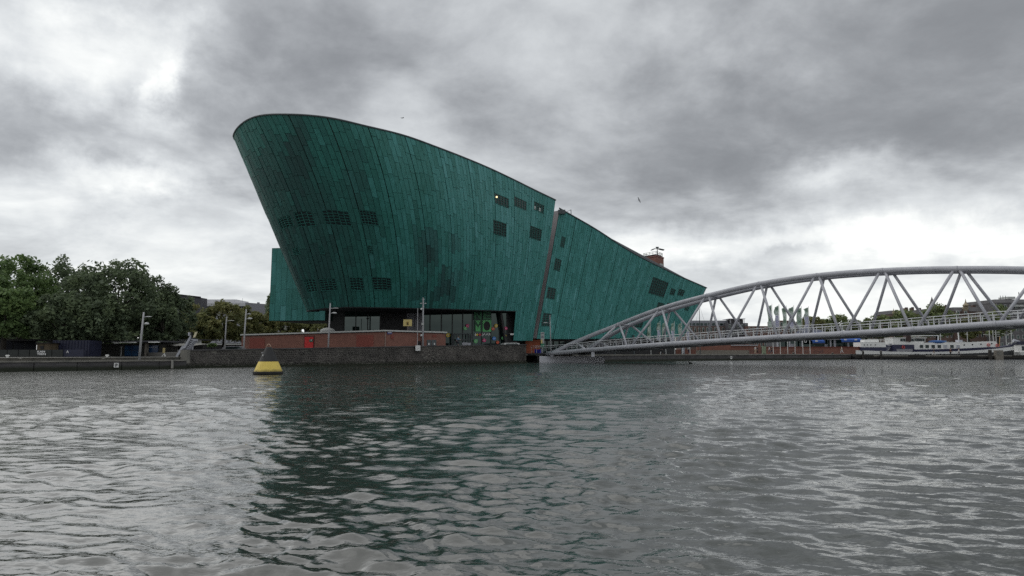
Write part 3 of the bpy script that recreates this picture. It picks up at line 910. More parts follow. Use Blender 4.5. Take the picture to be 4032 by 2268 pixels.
MB().add([b4[0], t4[0], t4[0] + bk, b4[0] + bk], [(0, 1, 2, 3)]).build('slit_wall', M_SLITW, museum)
MB().tube([stern(u, 1.0) + Vector((0, 0, 0.1)) + snormal(stern, u, 1) * 0.1 for u in np.linspace(-0.02, 4.02, 40)], 0.12, 6).build('stern_roof_edge', M_TRIM, museum)
MB().tube([stern(4, v) + Vector((0.05, 0, 0)) for v in np.linspace(0, 1, 8)], 0.10, 6).build('corner_trim', M_TRIM, museum)
# pale wall in the slit between the two bodies
MB().tube([at(2184, 845, 128.8), at(2192, 838, 128.8), at(2200, 842, 128.8)], 0.12, 6).build('gutter', M_WHITE, museum)
pl = at(2188, 852, 130.5); MB().box(pl.x - 0.9, 130.5, pl.z - 1, pl.x + 0.7, 132, pl.z + 0.55).build('roof_housing', M_WHITE, museum)
pl = at(2203, 829, 127.3); MB().box(pl.x - .25, pl.y - .3, pl.z - .6, pl.x + 1.0, pl.y + .5, pl.z + .1).build('parapet_cap', M_TRIM, museum)
# antenna on the stern roof
a0 = at(2250, 868, 131); MB().tube([a0, at(2248, 825, 131)], 0.07, 5).tube([at(2233, 833, 131), at(2248, 826, 131)], 0.035, 4).build('antenna', M_TRIM, museum)

# --- far wing
wed = [i / 10 for i in range(11)]
clad(wing, wed, {0, 10}, 3.1, [], lambda u: 0.0, lambda u: 1.0, gap=0.035, tint0=0.85, seed=21, stain_shade_w=0)
MB().hexa([wing(0, 0), wing(1, 0), wing(1, 0) + Vector((2, 12, 0)), wing(0, 0) + Vector((2, 12, 0)), wing(0, 1), wing(1, 1), wing(1, 1) + Vector((2, 12, 0)), wing(0, 1) + Vector((2, 12, 0))]).build('wing_shell', M_SEAM, museum)

# --- sheets: the 300 that show largest stand alone, the rest is one part
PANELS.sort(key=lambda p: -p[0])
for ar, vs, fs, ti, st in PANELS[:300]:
    MB().add(vs, fs).build('copper_panel', M_COPPER, museum, attrs={'tint': [ti] * len(vs), 'stain_shade': [st] * len(vs)})
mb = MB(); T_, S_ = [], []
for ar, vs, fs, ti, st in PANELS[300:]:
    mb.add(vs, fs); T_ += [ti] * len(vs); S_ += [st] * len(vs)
tag(mb.build('copper_panels', M_COPPER, museum, attrs={'tint': T_, 'stain_shade': S_}), kind='stuff')

# --- ground floor under the overhang
def gl(px): 
    t = (px - 1285) / (2040 - 1285); return 113.0 + t * 12.5
def g_at(px, py): return at(px, py, gl(px))
GZ0 = 1.5
def gwall(name, px0, px1, py0, py1, m, dy=0.0, th=0.25, z0=None):
    a, b = g_at(px0, py1), g_at(px1, py1)
    a.y += dy; b.y += dy
    za = Z_(py0, gl(px0)); zb = Z_(py0, gl(px1))
    return MB().wall(a, b, a.z if z0 is None else z0, za, th, b.z if z0 is None else z0, zb).build(name, m, museum)
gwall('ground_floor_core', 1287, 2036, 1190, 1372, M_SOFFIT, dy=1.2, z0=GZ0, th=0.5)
gwall('dark_side_wall', 1287, 1352, 1195, 1372, M_MULLION, z0=GZ0)
gwall('dark_bay', 1497, 1600, 1195, 1372, M_BLACK, z0=GZ0)
gwall('grey_panel', 1601, 1630, 1200, 1372, M_GREYP, z0=GZ0, dy=-.1)
gwall('grey_panel', 1632, 1664, 1200, 1372, M_GREYP, z0=GZ0, dy=-.1)
def panes(xs, py0, py1, gm=M_GLASS):
    for a, b in zip(xs[:-1], xs[1:]):
        gwall('glass_pane', a + 1.5, b - 1.5, py0, py1, gm, dy=rng.uniform(-.03, .03), th=0.06, z0=GZ0)
    for a in xs:
        gwall('mullion', a - 1.4, a + 1.4, py0 - 8, py1, M_MULLION, dy=-0.12, th=0.35, z0=GZ0)
panes([1354, 1400, 1447, 1496], 1222, 1372, M_GLASSL)
panes([1666, 1693, 1738, 1781, 1822, 1860, 1897, 1933, 1967, 1996], 1220, 1372)
gwall('dark_corner', 1997, 2035, 1195, 1372, M_BLACK, dy=0.4, z0=GZ0)
gwall('glass_head', 1354, 1996, 1207, 1220, M_MULLION, dy=-.15, th=.4)
# raking dark column at the corner
MB().tube([g_at(1968, 1215) + Vector((0, -.8, 0)), g_at(1994, 1372) + Vector((0, -.8, 0))], 0.28, 8).build('raking_column', M_MULLION, museum)
# entrance portal
gwall('portal_side', 1783, 1788, 1313, 1372, M_TRIM, dy=-.9, th=.3, z0=GZ0); gwall('portal_side', 1855, 1860, 1313, 1372, M_TRIM, dy=-.9, th=.3, z0=GZ0)
gwall('portal_head', 1783, 1860, 1313, 1317, M_TRIM, dy=-.95, th=.4); gwall('portal_rail', 1800, 1848, 1336, 1341, M_TRIM, dy=-.85, th=.2)
gwall('portal_post', 1798, 1801, 1317, 1372, M_TRIM, dy=-.9, th=.2, z0=GZ0); gwall('portal_post', 1845, 1848, 1317, 1372, M_TRIM, dy=-.9, th=.2, z0=GZ0)
# lettering on the glass
zr = math.atan2(g_at(2000, 1300).y - g_at(1700, 1300).y, g_at(2000, 1300).x - g_at(1700, 1300).x)
fwd = Vector((math.sin(zr), -math.cos(zr), 0))
def on_glass(px, py, d=0.2): return g_at(px, py) + fwd * d
def plate(name, px0, py0, px1, py1, m, d=0.16):
    a, b = on_glass(px0, py1, d), on_glass(px1, py1, d)
    return MB().wall(a, b, a.z, Z_(py0, gl(px0)), 0.03, b.z, Z_(py0, gl(px1))).build(name, m, museum)
def sz(px, dpx): return dpx / F * gl(px)
cosr = math.cos(zr)
M_LMID = mat('letter mid green', (0.05, 0.23, 0.10), 0.5)
def gpoly(name, pts, m, d=0.20):
    f = [on_glass(x, y, d) for x, y in pts]; k = len(f)
    return MB().add(f + [p - fwd * .03 for p in f], [tuple(range(k)), tuple(range(2 * k - 1, k - 1, -1))] + [(i, k + i, k + (i + 1) % k, (i + 1) % k) for i in range(k)]).build(name, m, museum)
for ch, x0, x1 in (('N', 1864, 1896), ('E', 1899, 1932)):
    plate('letter_field', x0, 1225, x1, 1260, M_PAINTGD)
    lettering(ch, M_LMID, on_glass((x0 + x1) / 2, 1242.5, .21), sz(x0, x1 - x0 - 4) / cosr, sz(x0, 31), museum, rz=zr, bold=0.03)
plate('letter_field', 1866, 1261, 1896, 1306, M_PAINTGD)       # M: green counters on a dark field
gpoly('letter_counter', [(1870, 1262), (1892, 1262), (1881, 1280)][::-1], M_PAINTG)
gpoly('letter_counter', [(1871, 1305), (1871, 1276), (1881, 1291), (1890, 1276), (1890, 1305)], M_PAINTG)
plate('letter_field', 1899, 1261, 1933, 1306, M_PAINTG)        # O: dark disc on a green field
gpoly('letter_disc', [(1916 + 13 * math.cos(t), 1283.5 - 18 * math.sin(t)) for t in np.linspace(0, 2 * math.pi, 21)[:-1]], M_BLACK)
lettering('1', M_LETTER, on_glass(1870, 1318, .21), sz(1870, 5) / cosr, sz(1870, 11), museum, rz=zr, bold=0.02)
lettering('JAAR', M_LETTER, on_glass(1913, 1318, .21), sz(1913, 36) / cosr, sz(1913, 11), museum, rz=zr, bold=0.02)
DOTC = {'y': (0.800, 0.581, 0.081), 'r': (0.675, 0.047, 0.081), 'p': (0.675, 0.068, 0.216), 'g': (0.176, 0.567, 0.216), 'b': (0.068, 0.257, 0.675), 'o': (0.743, 0.135, 0.068)}
for x, y, r, c in ((1877, 1318, 4.4, 'y'), (1887.5, 1318, 4.6, 'r'), (1839, 1283, 7, 'p'), (1830, 1293, 7, 'g'), (1763, 1320, 8, 'y'), (1952, 1283, 7, 'y'), (1940, 1295, 6.5, 'o'), (1990, 1293, 6.5, 'p'),
                   (1986, 1322, 6, 'y'), (1978, 1331, 6, 'g'), (1944, 1333, 7, 'b'), (1905, 1340, 7, 'p'), (1872, 1343, 8, 'g'), (1958, 1348, 6, 'o')):
    m = mat('sticker ' + c, DOTC[c], 0.5)
    c3 = on_glass(x, y, 0.22); rr = sz(x, r); e1 = Vector((math.cos(zr), math.sin(zr), 0))
    ring = [c3 + e1 * (math.cos(t) * rr / cosr) + Vector((0, 0, math.sin(t) * rr)) for t in np.linspace(0, 2 * math.pi, 17)[:-1]]
    MB().add(ring + [p - fwd * .04 for p in ring], [tuple(range(16))] + [(i, 16 + i, 16 + (i + 1) % 16, (i + 1) % 16) for i in range(16)]).build('round_sticker', m, museum)
    bar = lettering('-', M_LETTER, c3 + fwd * 0.03, rr * 1.0, rr * 0.22, museum, rz=zr, roll=R(-25), name='sticker_mark') if r > 6 else None
# white notice plate and brick base under the stern
pl = at(2016, 1316, 124.5); MB().box(pl.x - .3, 124.4, pl.z - .14, pl.x + .3, 124.5, pl.z + .14).build('notice_plate', M_WHITE, museum)
a, b = at(2072, 1370, 129.6), at(2660, 1370, 155)
MB().wall(at(2020, 1370, 128.9), at(2128, 1370, 131.0), 1.3, Z_(1324, 130), 0.6).build('base_core', M_SOFFIT, museum)
MB().wall(at(2072, 1370, 128.6), at(2126, 1370, 129.2), 1.3, Z_(1337, 128.9), 1.0).build('brick_base', M_BRICKO, museum)
MB().wall(at(2127, 1370, 130.2), at(2660, 1370, 155), 1.2, Z_(1322, 130.2), 1.0, None, Z_(1318, 155)).build('dark_base', M_BLACK, museum)
for px in (2340, 2420, 2495):
    p = at(px, 1340, 137 + (px - 2340) * .04); MB().tube([(p.x, p.y, 1.2), (p.x, p.y, Z_(1320, p.y))], .18, 8).build('base_column', M_TRIM, museum)
for k in range(7):
    x = 2150 + k * 24; p = at(x, 1352, 130.3 + k * 1.05); MB().box(p.x - .8, p.y - .5, 1.6, p.x + .0, p.y - .35, 3.6).build('base_window', M_GLASS, museum)
# brick stair tower on the stern roof
def tower():
    Y = 152
    c0, c1 = at(2529, 1009, Y), at(2585, 1004, Y - 4); c2 = at(2611, 1010, Y)
    zt = c1.z - .3
    poly = [(c0.x, Y), (c1.x, Y - 4.0), (c2.x, Y - 0.5), (c0.x + (c2.x - c1.x), Y + 3.5)]
    MB().prism(poly, 14, zt).build('stair_tower', M_BRICKR, museum)
    cen = Vector((sum(p[0] for p in poly) / 4, sum(p[1] for p in poly) / 4))
    big = [tuple(cen + (Vector(p) - cen) * 1.05) for p in poly]
    MB().prism(big, zt, zt + 0.25).build('tower_cornice', mat('tower cornice', (0.22, 0.10, 0.085), .8), museum)
    a, b = Vector(poly[1]), Vector(poly[2]); d = (b - a); n = Vector((d.y, -d.x)).normalized() * .06
    MB().wall(a + d * .38 + n, a + d * .88 + n, 14, zt - 1.2, .05).build('tower_window', M_GLASS, museum)
    zp = zt + 0.25; u = Y / F
    for p in big: MB().tube([(p[0] * .85 + cen.x * .15, p[1] * .85 + cen.y * .15, zp), (p[0] * .85 + cen.x * .15, p[1] * .85 + cen.y * .15, zp + 4 * u)], .07, 5).build('platform_post', M_LGREY, museum)
    pf = [tuple(cen + (Vector(p) - cen) * .90) for p in poly]
    MB().prism(pf, zp + 4 * u, zp + 6 * u).build('platform', M_TRIM, museum)
    r = MB(); ring = [Vector((p[0], p[1], zp + 6 * u)) for p in pf]
    for i in range(4):
        a, b = ring[i], ring[(i + 1) % 4]
        for h in (5 * u, 10.5 * u): r.tube([a + Vector((0, 0, h)), b + Vector((0, 0, h))], .035, 4)
        for q in range(4): r.tube([a.lerp(b, q / 4), a.lerp(b, q / 4) + Vector((0, 0, 10.5 * u))], .035, 4)
    r.build('platform_railing', M_TRIM, museum)
    m = at(2588, 985, Y - 1)
    MB().tube([(m.x, m.y, zp + 6 * u), (m.x, m.y, Z_(978, Y))], .09, 6).tube([(m.x - 16 * u, m.y, Z_(983, Y)), (m.x + 12 * u, m.y, Z_(982, Y))], .06, 5).build('sensor_mast', M_TRIM, museum)
    MB().box(m.x - 5.5 * u, m.y - .2, Z_(980, Y), m.x + 5.5 * u, m.y + .2, Z_(975, Y)).build('sensor_box', M_TRIM, museum)
    for sx, w0, w in ((-1, 11, 13), (1, 6, 20)):
        q = [(m.x + sx * w0 * u, 984, 981.5), (m.x + sx * (w0 + w) * u, 988.5, 986)]
        P = []
        for k in (1, 2):
            P += [(q[0][0], m.y - .6, Z_(q[0][k], Y)), (q[1][0], m.y - .6, Z_(q[1][k], Y)), (q[1][0], m.y + .6, Z_(q[1][k], Y)), (q[0][0], m.y + .6, Z_(q[0][k], Y))]
        MB().hexa(P).build('sensor_wing', M_TRIM, museum)
tower()
# ================================================================== FOOTBRIDGE
u0_ = 0.1583; Y0_ = 108.0
def bxy(k, off=0.0):      # k = bay number along the near lower chord, off = metres towards the far side
    return Vector((u0_ * Y0_ + 0.0498 * Y0_ * k + 0.7071 * off, Y0_ * (1 - 0.0505 * k) + 0.7071 * off, 0))
LOWY = {-2: 1391, -1: 1378.5, 0: 1366, 1: 1353.5, 2: 1341, 3: 1327.5, 4: 1314.5, 5: 1297.5, 6: 1276}
LOWZ = {k: Z_(y, bxy(k).y) for k, y in LOWY.items()}
LOWZ.update({-3: 1.35, 7: LOWZ[6] + .22, 8: LOWZ[6] + .35, 9: LOWZ[6] + .38, 10: LOWZ[6] + .3, 11: LOWZ[6] + .1})
def lowz(k):
    a = math.floor(k); a = max(-3, min(10, a)); f = k - a
    g = lambda q: LOWZ[max(-3, min(11, q))]
    p0, p1, p2, p3 = g(a - 1), g(a), g(a + 1), g(a + 2)
    return 0.5 * ((2 * p1) + (p2 - p0) * f + (2 * p0 - 5 * p1 + 4 * p2 - p3) * f * f + (3 * p1 - p0 - 3 * p2 + p3) * f ** 3)
TOPD = [(-2.0, 1.55), (-1.5, Z_(1350, 117.9)), (-.5, Z_(1279, 112.5)), (.5, Z_(1216, 107.1)), (1.5, Z_(1165, 101.7)), (2.5, Z_(1119, 96.3)), (3.5, Z_(1086, 90.9)), (4.5, Z_(1067, 85.5)), (5.5, Z_(1060, 80.1)),
        (6.5, Z_(1065, 74.7)), (7.5, 8.75), (8.5, 7.3), (9.5, 5.7), (10.0, LOWZ[10] + .05)]
def topz(k):
    for i in range(len(TOPD) - 1):
        if TOPD[i][0] <= k <= TOPD[i + 1][0]:
            k0, z0 = TOPD[i]; k1, z1 = TOPD[i + 1]
            km, zm = TOPD[i - 1] if i else (k0 - 1, z0 - (z1 - z0)); kp, zp = TOPD[i + 2] if i + 2 < len(TOPD) else (k1 + 1, z1 + (z1 - z0))
            f = (k - k0) / (k1 - k0); h = k1 - k0
            m0 = (z1 - zm) / (k1 - km) * h; m1 = (zp - z0) / (kp - k0) * h
            return (2 * f**3 - 3 * f * f + 1) * z0 + (f**3 - 2 * f * f + f) * m0 + (-2 * f**3 + 3 * f * f) * z1 + (f**3 - f * f) * m1
    return TOPD[-1][1]
BW = 8.0
bridge = thing('footbridge', 'pale grey tubular steel arched footbridge crossing from the museum quay towards the right edge', 'bridge', bxy(-2) + Vector((0, 0, 1)))
def low(k, side): return bxy(k, BW * side) + Vector((0, 0, lowz(k)))
def top(k, side):
    lean = 2.6 * max(0.0, min(1.0, (topz(k) - lowz(k)) / 3.5))
    return bxy(k, lean if side == 0 else BW - lean) + Vector((0, 0, topz(k)))
for side in (0, 1):
    MB().tube([low(-2.12 + 12.12 * i / 90, side) for i in range(91)], 0.335, 12).build('bottom_chord', M_BRIDGE, bridge, smooth=True)
    MB().tube([top(-2 + 12 * i / 100, side) for i in range(101)], 0.325, 12).build('top_chord', M_BRIDGE, bridge, smooth=True)
    for k in range(-1, 10):
        for q in (k - .5, k + .5):
            if q < -1.6 or q > 9.5: continue
            MB().tube([low(k + (q - k) * 0.08, side), top(q - (q - k) * 0.06, side)], 0.165, 9).build('diagonal', M_BRIDGE, bridge, smooth=True)
    for k in range(-1, 10):      # welded sleeves where the tubes meet
        MB().tube([low(k - .018, side), low(k + .018, side)], 0.36, 12).build('joint_sleeve', M_BRIDGE, bridge, smooth=True)
        if k < 9: MB().tube([top(k + .5 - .016, side), top(k + .5 + .016, side)], 0.348, 12).build('joint_sleeve', M_BRIDGE, bridge, smooth=True)
    # pedestrian railing
    rail_off = 0.75 if side == 0 else BW - 0.75
    def rp(k, h): return bxy(k, rail_off - (0.16 if side == 0 else -0.16) * h) + Vector((0, 0, lowz(k) + 0.15 + h))
    k0, k1 = (-2.66, 10.0) if side == 0 else (-2.4, 10.0)
    ks = [k0 + (k1 - k0) * i / 80 for i in range(81)]
    for h, r in ((1.12, .042), (0.86, .028)):
        MB().tube([rp(k, h) for k in ks], r, 6).build('handrail', M_RAIL, bridge, smooth=True)
    n = 0; k = k0
    while k < k1:
        a, b = rp(k, -0.05), rp(k, 1.1)
        ax = (bxy(1) - bxy(0)).normalized()
        MB().hexa([a - ax * .06 + Vector((0, -.02, 0)), a + ax * .06 + Vector((0, -.02, 0)), a + ax * .06 + Vector((0, .02, 0)), a - ax * .06 + Vector((0, .02, 0)),
                   b - ax * .025 + Vector((0, -.02, 0)), b + ax * .025 + Vector((0, -.02, 0)), b + ax * .025 + Vector((0, .02, 0)), b - ax * .025 + Vector((0, .02, 0))]).build('railing_post', M_RAIL, bridge)
        k += 1 / 7 + 0.0008
for k in range(-1, 9):
    q = k + .5
    MB().tube([top(q, 0), top(q, 1)], 0.16, 8).build('top_tie', M_BRIDGE, bridge, smooth=True)
for k in range(-2, 11):
    MB().tube([low(k, 0) + Vector((0, 0, -.05)), low(k, 1) + Vector((0, 0, -.05))], 0.2, 8).build('cross_beam', M_BRIDGE, bridge, smooth=True)
dk = MB()
ks = [-3.1 + 13.1 * i / 60 for i in range(61)]
vs = []
for k in ks:
    for off, h in ((0.5, .12), (BW - .5, .12), (BW - .5, -.10), (.5, -.10)):
        vs.append(bxy(k, off) + Vector((0, 0, lowz(k) + h)))
dk.add(vs, [(4 * i + j, 4 * i + 4 + j, 4 * i + 4 + (j + 1) % 4, 4 * i + (j + 1) % 4) for i in range(60) for j in range(4)])
dk.build('deck', M_DECK, bridge)
# curved pier under the bridge foot
pier = thing('bridge_pier', 'pale grey curved concrete pier standing in the water under the foot of the footbridge', 'pier', onz(2250, 1427, 0))
pts = []
for i in range(13):
    t = i / 12; px = 2124 + (2381 - 2124) * t
    b = onz(px, 1427.3, 0); pts.append((b.x, b.y + 1.0 * math.sin(math.pi * t)))
back = [(p[0] + 0.2, p[1] + 2.2) for p in pts][::-1]
MB().prism(pts + back, -1.0, Z_(1402, pts[0][1])).build('pier_body', M_PIER, pier)
for k in (-2.0, -0.9):
    p = low(k, 0.02); MB().box(p.x - .25, p.y - .25, .95, p.x + .25, p.y + .3, p.z - .3).build('bearing', M_PIER, pier)
# quay wall behind the pier, the deck's shadow painted in as black
ab0, ab1 = W1 + WN * 6.0, R0
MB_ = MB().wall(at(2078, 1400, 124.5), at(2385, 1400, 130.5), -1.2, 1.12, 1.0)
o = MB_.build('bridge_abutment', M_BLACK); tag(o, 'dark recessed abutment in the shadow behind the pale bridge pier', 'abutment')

# ================================================================== BUOY
bp = onz(1055.5, 1474, 0)
buoy = thing('buoy', 'cone shaped buoy, yellow below and black above, floating before the basalt wall', 'buoy', bp)
W = 57.5 / F * bp.y
def bz(py): return CAMZ + (YH - py) / F * bp.y
MB().lathe([(W * .93, -.5), (W * 0.96, -0.02), (W, bz(1469)), (W * 1.0, bz(1462)), (W * .93, bz(1461.5))], 28, bp).build('float_collar', M_BUOYK, buoy)
MB().lathe([(W * .95, bz(1461.4)), (W * .93, bz(1460.5)), (W * .645, bz(1423))], 28, bp).build('yellow_band', M_YELLOW, buoy)
MB().lathe([(W * .645, bz(1422.8)), (W * .62, bz(1420)), (W * .20, bz(1369)), (W * .17, bz(1367)), (0.02, bz(1366.5))], 28, bp).build('black_cone', M_BUOYK, buoy)
M_BRASS = mat('worn lifting eye', (0.42, 0.28, 0.20), 0.5)
hk = MB().tube([bp + Vector((x, 0, bz(y))) for x, y in ((-.17, 1368), (-.13, 1361), (-.05, 1355.5), (.03, 1355.5), (.11, 1361), (.16, 1368))], .035, 6)
hk.build('lifting_eye', M_BRASS, buoy, smooth=True)
q = bp + Vector((-.26, -W * .47, bz(1399))); MB().box(q.x - .03, q.y - .03, q.z - .05, q.x + .03, q.y + .05, q.z + .06).build('reflector', M_WHITE, buoy)
q = bp + Vector((-.42, -.15, bz(1389))); MB().box(q.x - .04, q.y - .05, q.z - .05, q.x + .05, q.y + .05, q.z + .05).build('bracket', M_POLE, buoy)

# ================================================================== PAVILION
pv = thing('brick_pavilion', 'long low red brown brick pavilion with thin white roof edge behind the basalt wall', 'pavilion', at(1300, 1372, 100))
CY_, LY_, RY_ = 97.8, 107.5, 107.0
pc = [at(952, 1316, LY_), at(1513, 1299, CY_), at(1755, 1306, RY_)]
A, B_, C_ = [Vector((p.x, p.y)) for p in pc]
D_ = C_ + Vector((-6, 6)); E_ = A + Vector((1.5, 7))
poly = [A, B_, C_, D_, E_]; zt = [pc[0].z, pc[1].z, pc[2].z, pc[2].z, pc[0].z]
MB().prism(poly, 1.4, [z - .3 for z in zt]).build('brick_wall', M_BRICKR, pv)
cen = sum(poly, Vector((0, 0))) / 5
big = [p + (p - cen).normalized() * .22 for p in poly]
MB().prism(big, min(zt) - .35, zt).build('roof_core', M_DGREY, pv) if False else None
def edge_strip(a, b, za, zb, name, m, h=.19, out=.2):
    d = (b - a).normalized(); n = Vector((d.y, -d.x)) * out
    MB().wall(a + n - d * .1, b + n + d * .1, za - h, za, .5, zb - h, zb).build(name, m, pv)
for i in range(3):
    edge_strip(poly[i], poly[(i + 1) % 5], zt[i], zt[(i + 1) % 5], 'roof_edge', M_OFFWHITE)
MB().prism([p - (p - cen).normalized() * .3 for p in poly], min(zt) - .32, [z - .05 for z in zt]).build('roof', M_DGREY, pv)
def on_pv(px, face=0):          # plan point on a pavilion face at pixel column px
    a, b = poly[face], poly[face + 1]; u = (px - CX) / F
    t = (u * a.y - a.x) / ((b.x - a.x) - u * (b.y - a.y)); p = a + (b - a) * t
    d = (b - a).normalized(); return p, Vector((d.y, -d.x)), t
def pv_rect(name, px0, px1, py0, py1, m, out=.04, face=0, z0=None, parent=None):
    a, n, _ = on_pv(px0, face); b, n, _ = on_pv(px1, face)
    a3, b3 = a + n * out, b + n * out
    z1a, z1b = Z_(py0, a.y), Z_(py0, b.y)
    za, zb = (Z_(py1, a.y), Z_(py1, b.y)) if z0 is None else (z0, z0)
    return MB().wall(a3, b3, za, z1a, max(.04, out) + .02, zb, z1b).build(name, m, parent or pv)
pv_rect('red_panel', 986, 1045, 1331, 1372, M_BRICKP, z0=1.5); pv_rect('red_panel', 1405, 1472, 1319, 1372, M_BRICKP, z0=1.5)
pv_rect('door_frame', 1200, 1240, 1323, 1372, M_BLACK, out=.05, z0=1.5)
dr = pv_rect('red_door', 1203, 1237, 1326, 1372, M_REDD, out=.09, z0=1.5)
pv_rect('door_sign', 1222, 1236, 1336, 1346, mat('green door sign', (.02, .12, .08), .5), out=.13, parent=dr)
pv_rect('white_mark', 1228, 1231, 1337, 1342, M_WHITE, out=.15, parent=dr)
M_DPIPE = mat('brown downpipe', (0.26, 0.19, 0.16), .6)
for px, f in ((1516.5, 1),): pv_rect('downpipe', px - 1, px + 1, 1304, 1372, M_DPIPE, out=.14, face=f, z0=1.5)
pv_rect('louvre_door', 1681, 1698, 1338, 1372, M_TRIM, out=.05, face=1, z0=1.6); pv_rect('louvre_door', 1700, 1718, 1338, 1372, M_TRIM, out=.05, face=1, z0=1.6)
pv_rect('vent_grille', 1703, 1719, 1320, 1327, M_BRICKP, out=.05, face=1); pv_rect('vent_grille', 1660, 1675, 1319, 1327, M_BRICKP, out=.05, face=1)
pv_rect('notice', 1686, 1690, 1350, 1358, M_WHITE, out=.09, face=1); pv_rect('notice', 1708, 1712, 1350, 1358, M_WHITE, out=.09, face=1)
pv_rect('street_name_plate', 1525, 1543, 1306, 1316, mat('blue name plate', (.06, .06, .20), .5), out=.08, face=1)
pv_rect('plate_text_bar', 1527, 1540, 1309, 1311, M_WHITE, out=.11, face=1)
pv_rect('wall_box', 1540, 1550, 1319, 1334, M_BRICKP, out=.08, face=1)
pv_rect('doorway', 1647, 1657, 1343, 1372, M_BLACK, out=.04, face=1, z0=1.6)
# dome light on the roof
dm = at(1290, 1301, 106); o = MB().lathe([(1.05, -.35), (1.05, 0), (.95, .12), (.6, .3), (.25, .38), (.02, .39)], 20, dm).build('roof_dome', M_OFFWHITE, pv, smooth=False)

# ================================================================== LAMPS, SIGNS, SMALL THINGS ON THE QUAYS
def lamp_post(px, pyt, Y, z0, label, arms, lean=0.0, r=.095, extra=None, pyb=None):
    b = at(px, 1388, Y); zt = Z_(pyt, Y)
    t = thing('lamp_post', label, 'lamp post', (b.x, b.y, z0), 'grey lamp posts along the quays')
    MB().tube([(b.x, b.y, z0 - .05), (b.x + lean * .4, b.y, z0 + (zt - z0) * .5), (b.x + lean, b.y, zt)], [r * 1.25, r, r * .8], 8).build('pole', M_POLE, t, smooth=True)
    for (py, dx0, dx1, fat) in arms:
        z = Z_(py, Y); s = 1 if dx1 > dx0 else -1
        sx = Y / F; xx = b.x + lean * (z - z0) / (zt - z0)
        MB().tube([(xx, b.y, z), (xx + dx1 * sx * .55, b.y, z + .05)], .04, 5).build('lamp_arm', M_POLE, t)
        x0, x1 = xx + dx1 * sx * .35, xx + dx1 * sx
        h = fat
        mb = MB()
        n = 7; ring = []
        for i in range(n):
            f = i / (n - 1); w = math.sin(math.pi * (.12 + .80 * f)) ** .6
            ring.append((x0 + (x1 - x0) * f, .17 * w, h * w))
        vs = []; fs = []
        for x, wy, hz in ring:
            for j in range(6):
                a = 2 * math.pi * j / 6; vs.append((x, b.y + wy * math.cos(a), z + .04 + hz * math.sin(a) * (1.0 if math.sin(a) > 0 else .55)))
        for i in range(n - 1):
            for j in range(6): fs.append((i * 6 + j, i * 6 + (j + 1) % 6, (i + 1) * 6 + (j + 1) % 6, (i + 1) * 6 + j))
        fs.append(tuple(range(5, -1, -1))); fs.append(tuple((n - 1) * 6 + j for j in range(6)))
        mb.add(vs, fs).build('lamp_head', M_LAMPH, t, smooth=True)
    return t, b
t, b = lamp_post(550, 1229, 68, 1.0, 'grey lamp post with two lamp heads standing on the low concrete quay before the trees', [(1249, 0, 32, .06), (1277, 0, 24, .16)], lean=.22)
lamp_post(958, 1217, 88, 1.5, 'grey lamp post with two lamp heads at the left end of the red brick pavilion', [(1238, 0, 20, .08), (1256, 0, 26, .15)], lean=.2)
lamp_post(884, 1247, 99, 1.4, 'slim grey lamp post with one long lamp arm behind the left basalt wall', [(1264, 0, 31, .06)], lean=.12)
lamp_post(1291.5, 1194, 93, 1.7, 'grey lamp post with two lamp heads before the middle of the red brick pavilion', [(1215, 0, 33, .07), (1234, 0, 27, .14)], lean=.16)
t, b = lamp_post(1664, 1172, 103, 2.0, 'tall grey lamp post with cross arm and cameras before the glazed museum entrance', [(1196, 0, 13, .09), (1196, 0, -13, .09)], r=.13)
for py, s in ((1217, -1), (1321, -1)):
    z = Z_(py, 103); MB().tube([(b.x, b.y - .1, z + .15), (b.x + s * .12, b.y - .25, z + .12)], .04, 5).ball((b.x + s * .2, b.y - .3, z), .16, 8, 6).build('camera', M_WHITE, t, smooth=True)
z = Z_(1276, 103); MB().box(b.x - .16, b.y - .28, z - .15, b.x + .16, b.y - .12, z + .15).build('control_box', M_OFFWHITE, t)
z = Z_(1179, 103); MB().tube([(b.x - .22, b.y, z), (b.x + .22, b.y, z)], .05, 5).build('top_bracket', M_POLE, t)
lamp_post(2169, 1240, 124, 1.3, 'grey lamp post with one lamp head beside the foot of the footbridge', [(1272, 0, -27, .10)], lean=-.15)

t = thing('traffic_sign', 'square pale yellow sign on a thin pole at the pavilion corner', 'sign', at(1604, 1372, 102))
b = at(1604, 1388, 102); MB().tube([(b.x, b.y, 1.8), (b.x + .05, b.y, Z_(1284, 102))], .05, 6).build('pole', M_DPIPE, t)
def board(t, px0, py0, px1, py1, Y, m, name='board', th=.05, parent=None):
    a, c = at(px0, py1, Y), at(px1, py0, Y)
    return MB().box(a.x, Y, a.z, c.x, Y + th, c.z).build(name, m, parent or t)
bd = board(t, 1588, 1258, 1622, 1284, 101.9, M_SIGNY)
board(t, 1587, 1257, 1623, 1285, 101.96, M_BLACK, 'board_edge', .06)
board(t, 1599, 1266, 1610, 1279, 101.85, mat('sign ochre', (.42, .30, .08), .6), 'pictogram', .04, bd); board(t, 1604, 1270, 1607, 1279, 101.8, M_BLACK, 'pictogram_bar', .04, bd)
# pipe beside the pavilion right face
t = thing('flag_pole', 'bare thin grey pole before the grey panels of the museum entrance', 'pole', at(1643, 1372, 101.5))
b = at(1643, 1388, 101.5); MB().tube([(b.x, b.y, 1.9), (b.x, b.y, Z_(1214, 101.5))], .05, 6).build('pole', M_POLE, t)
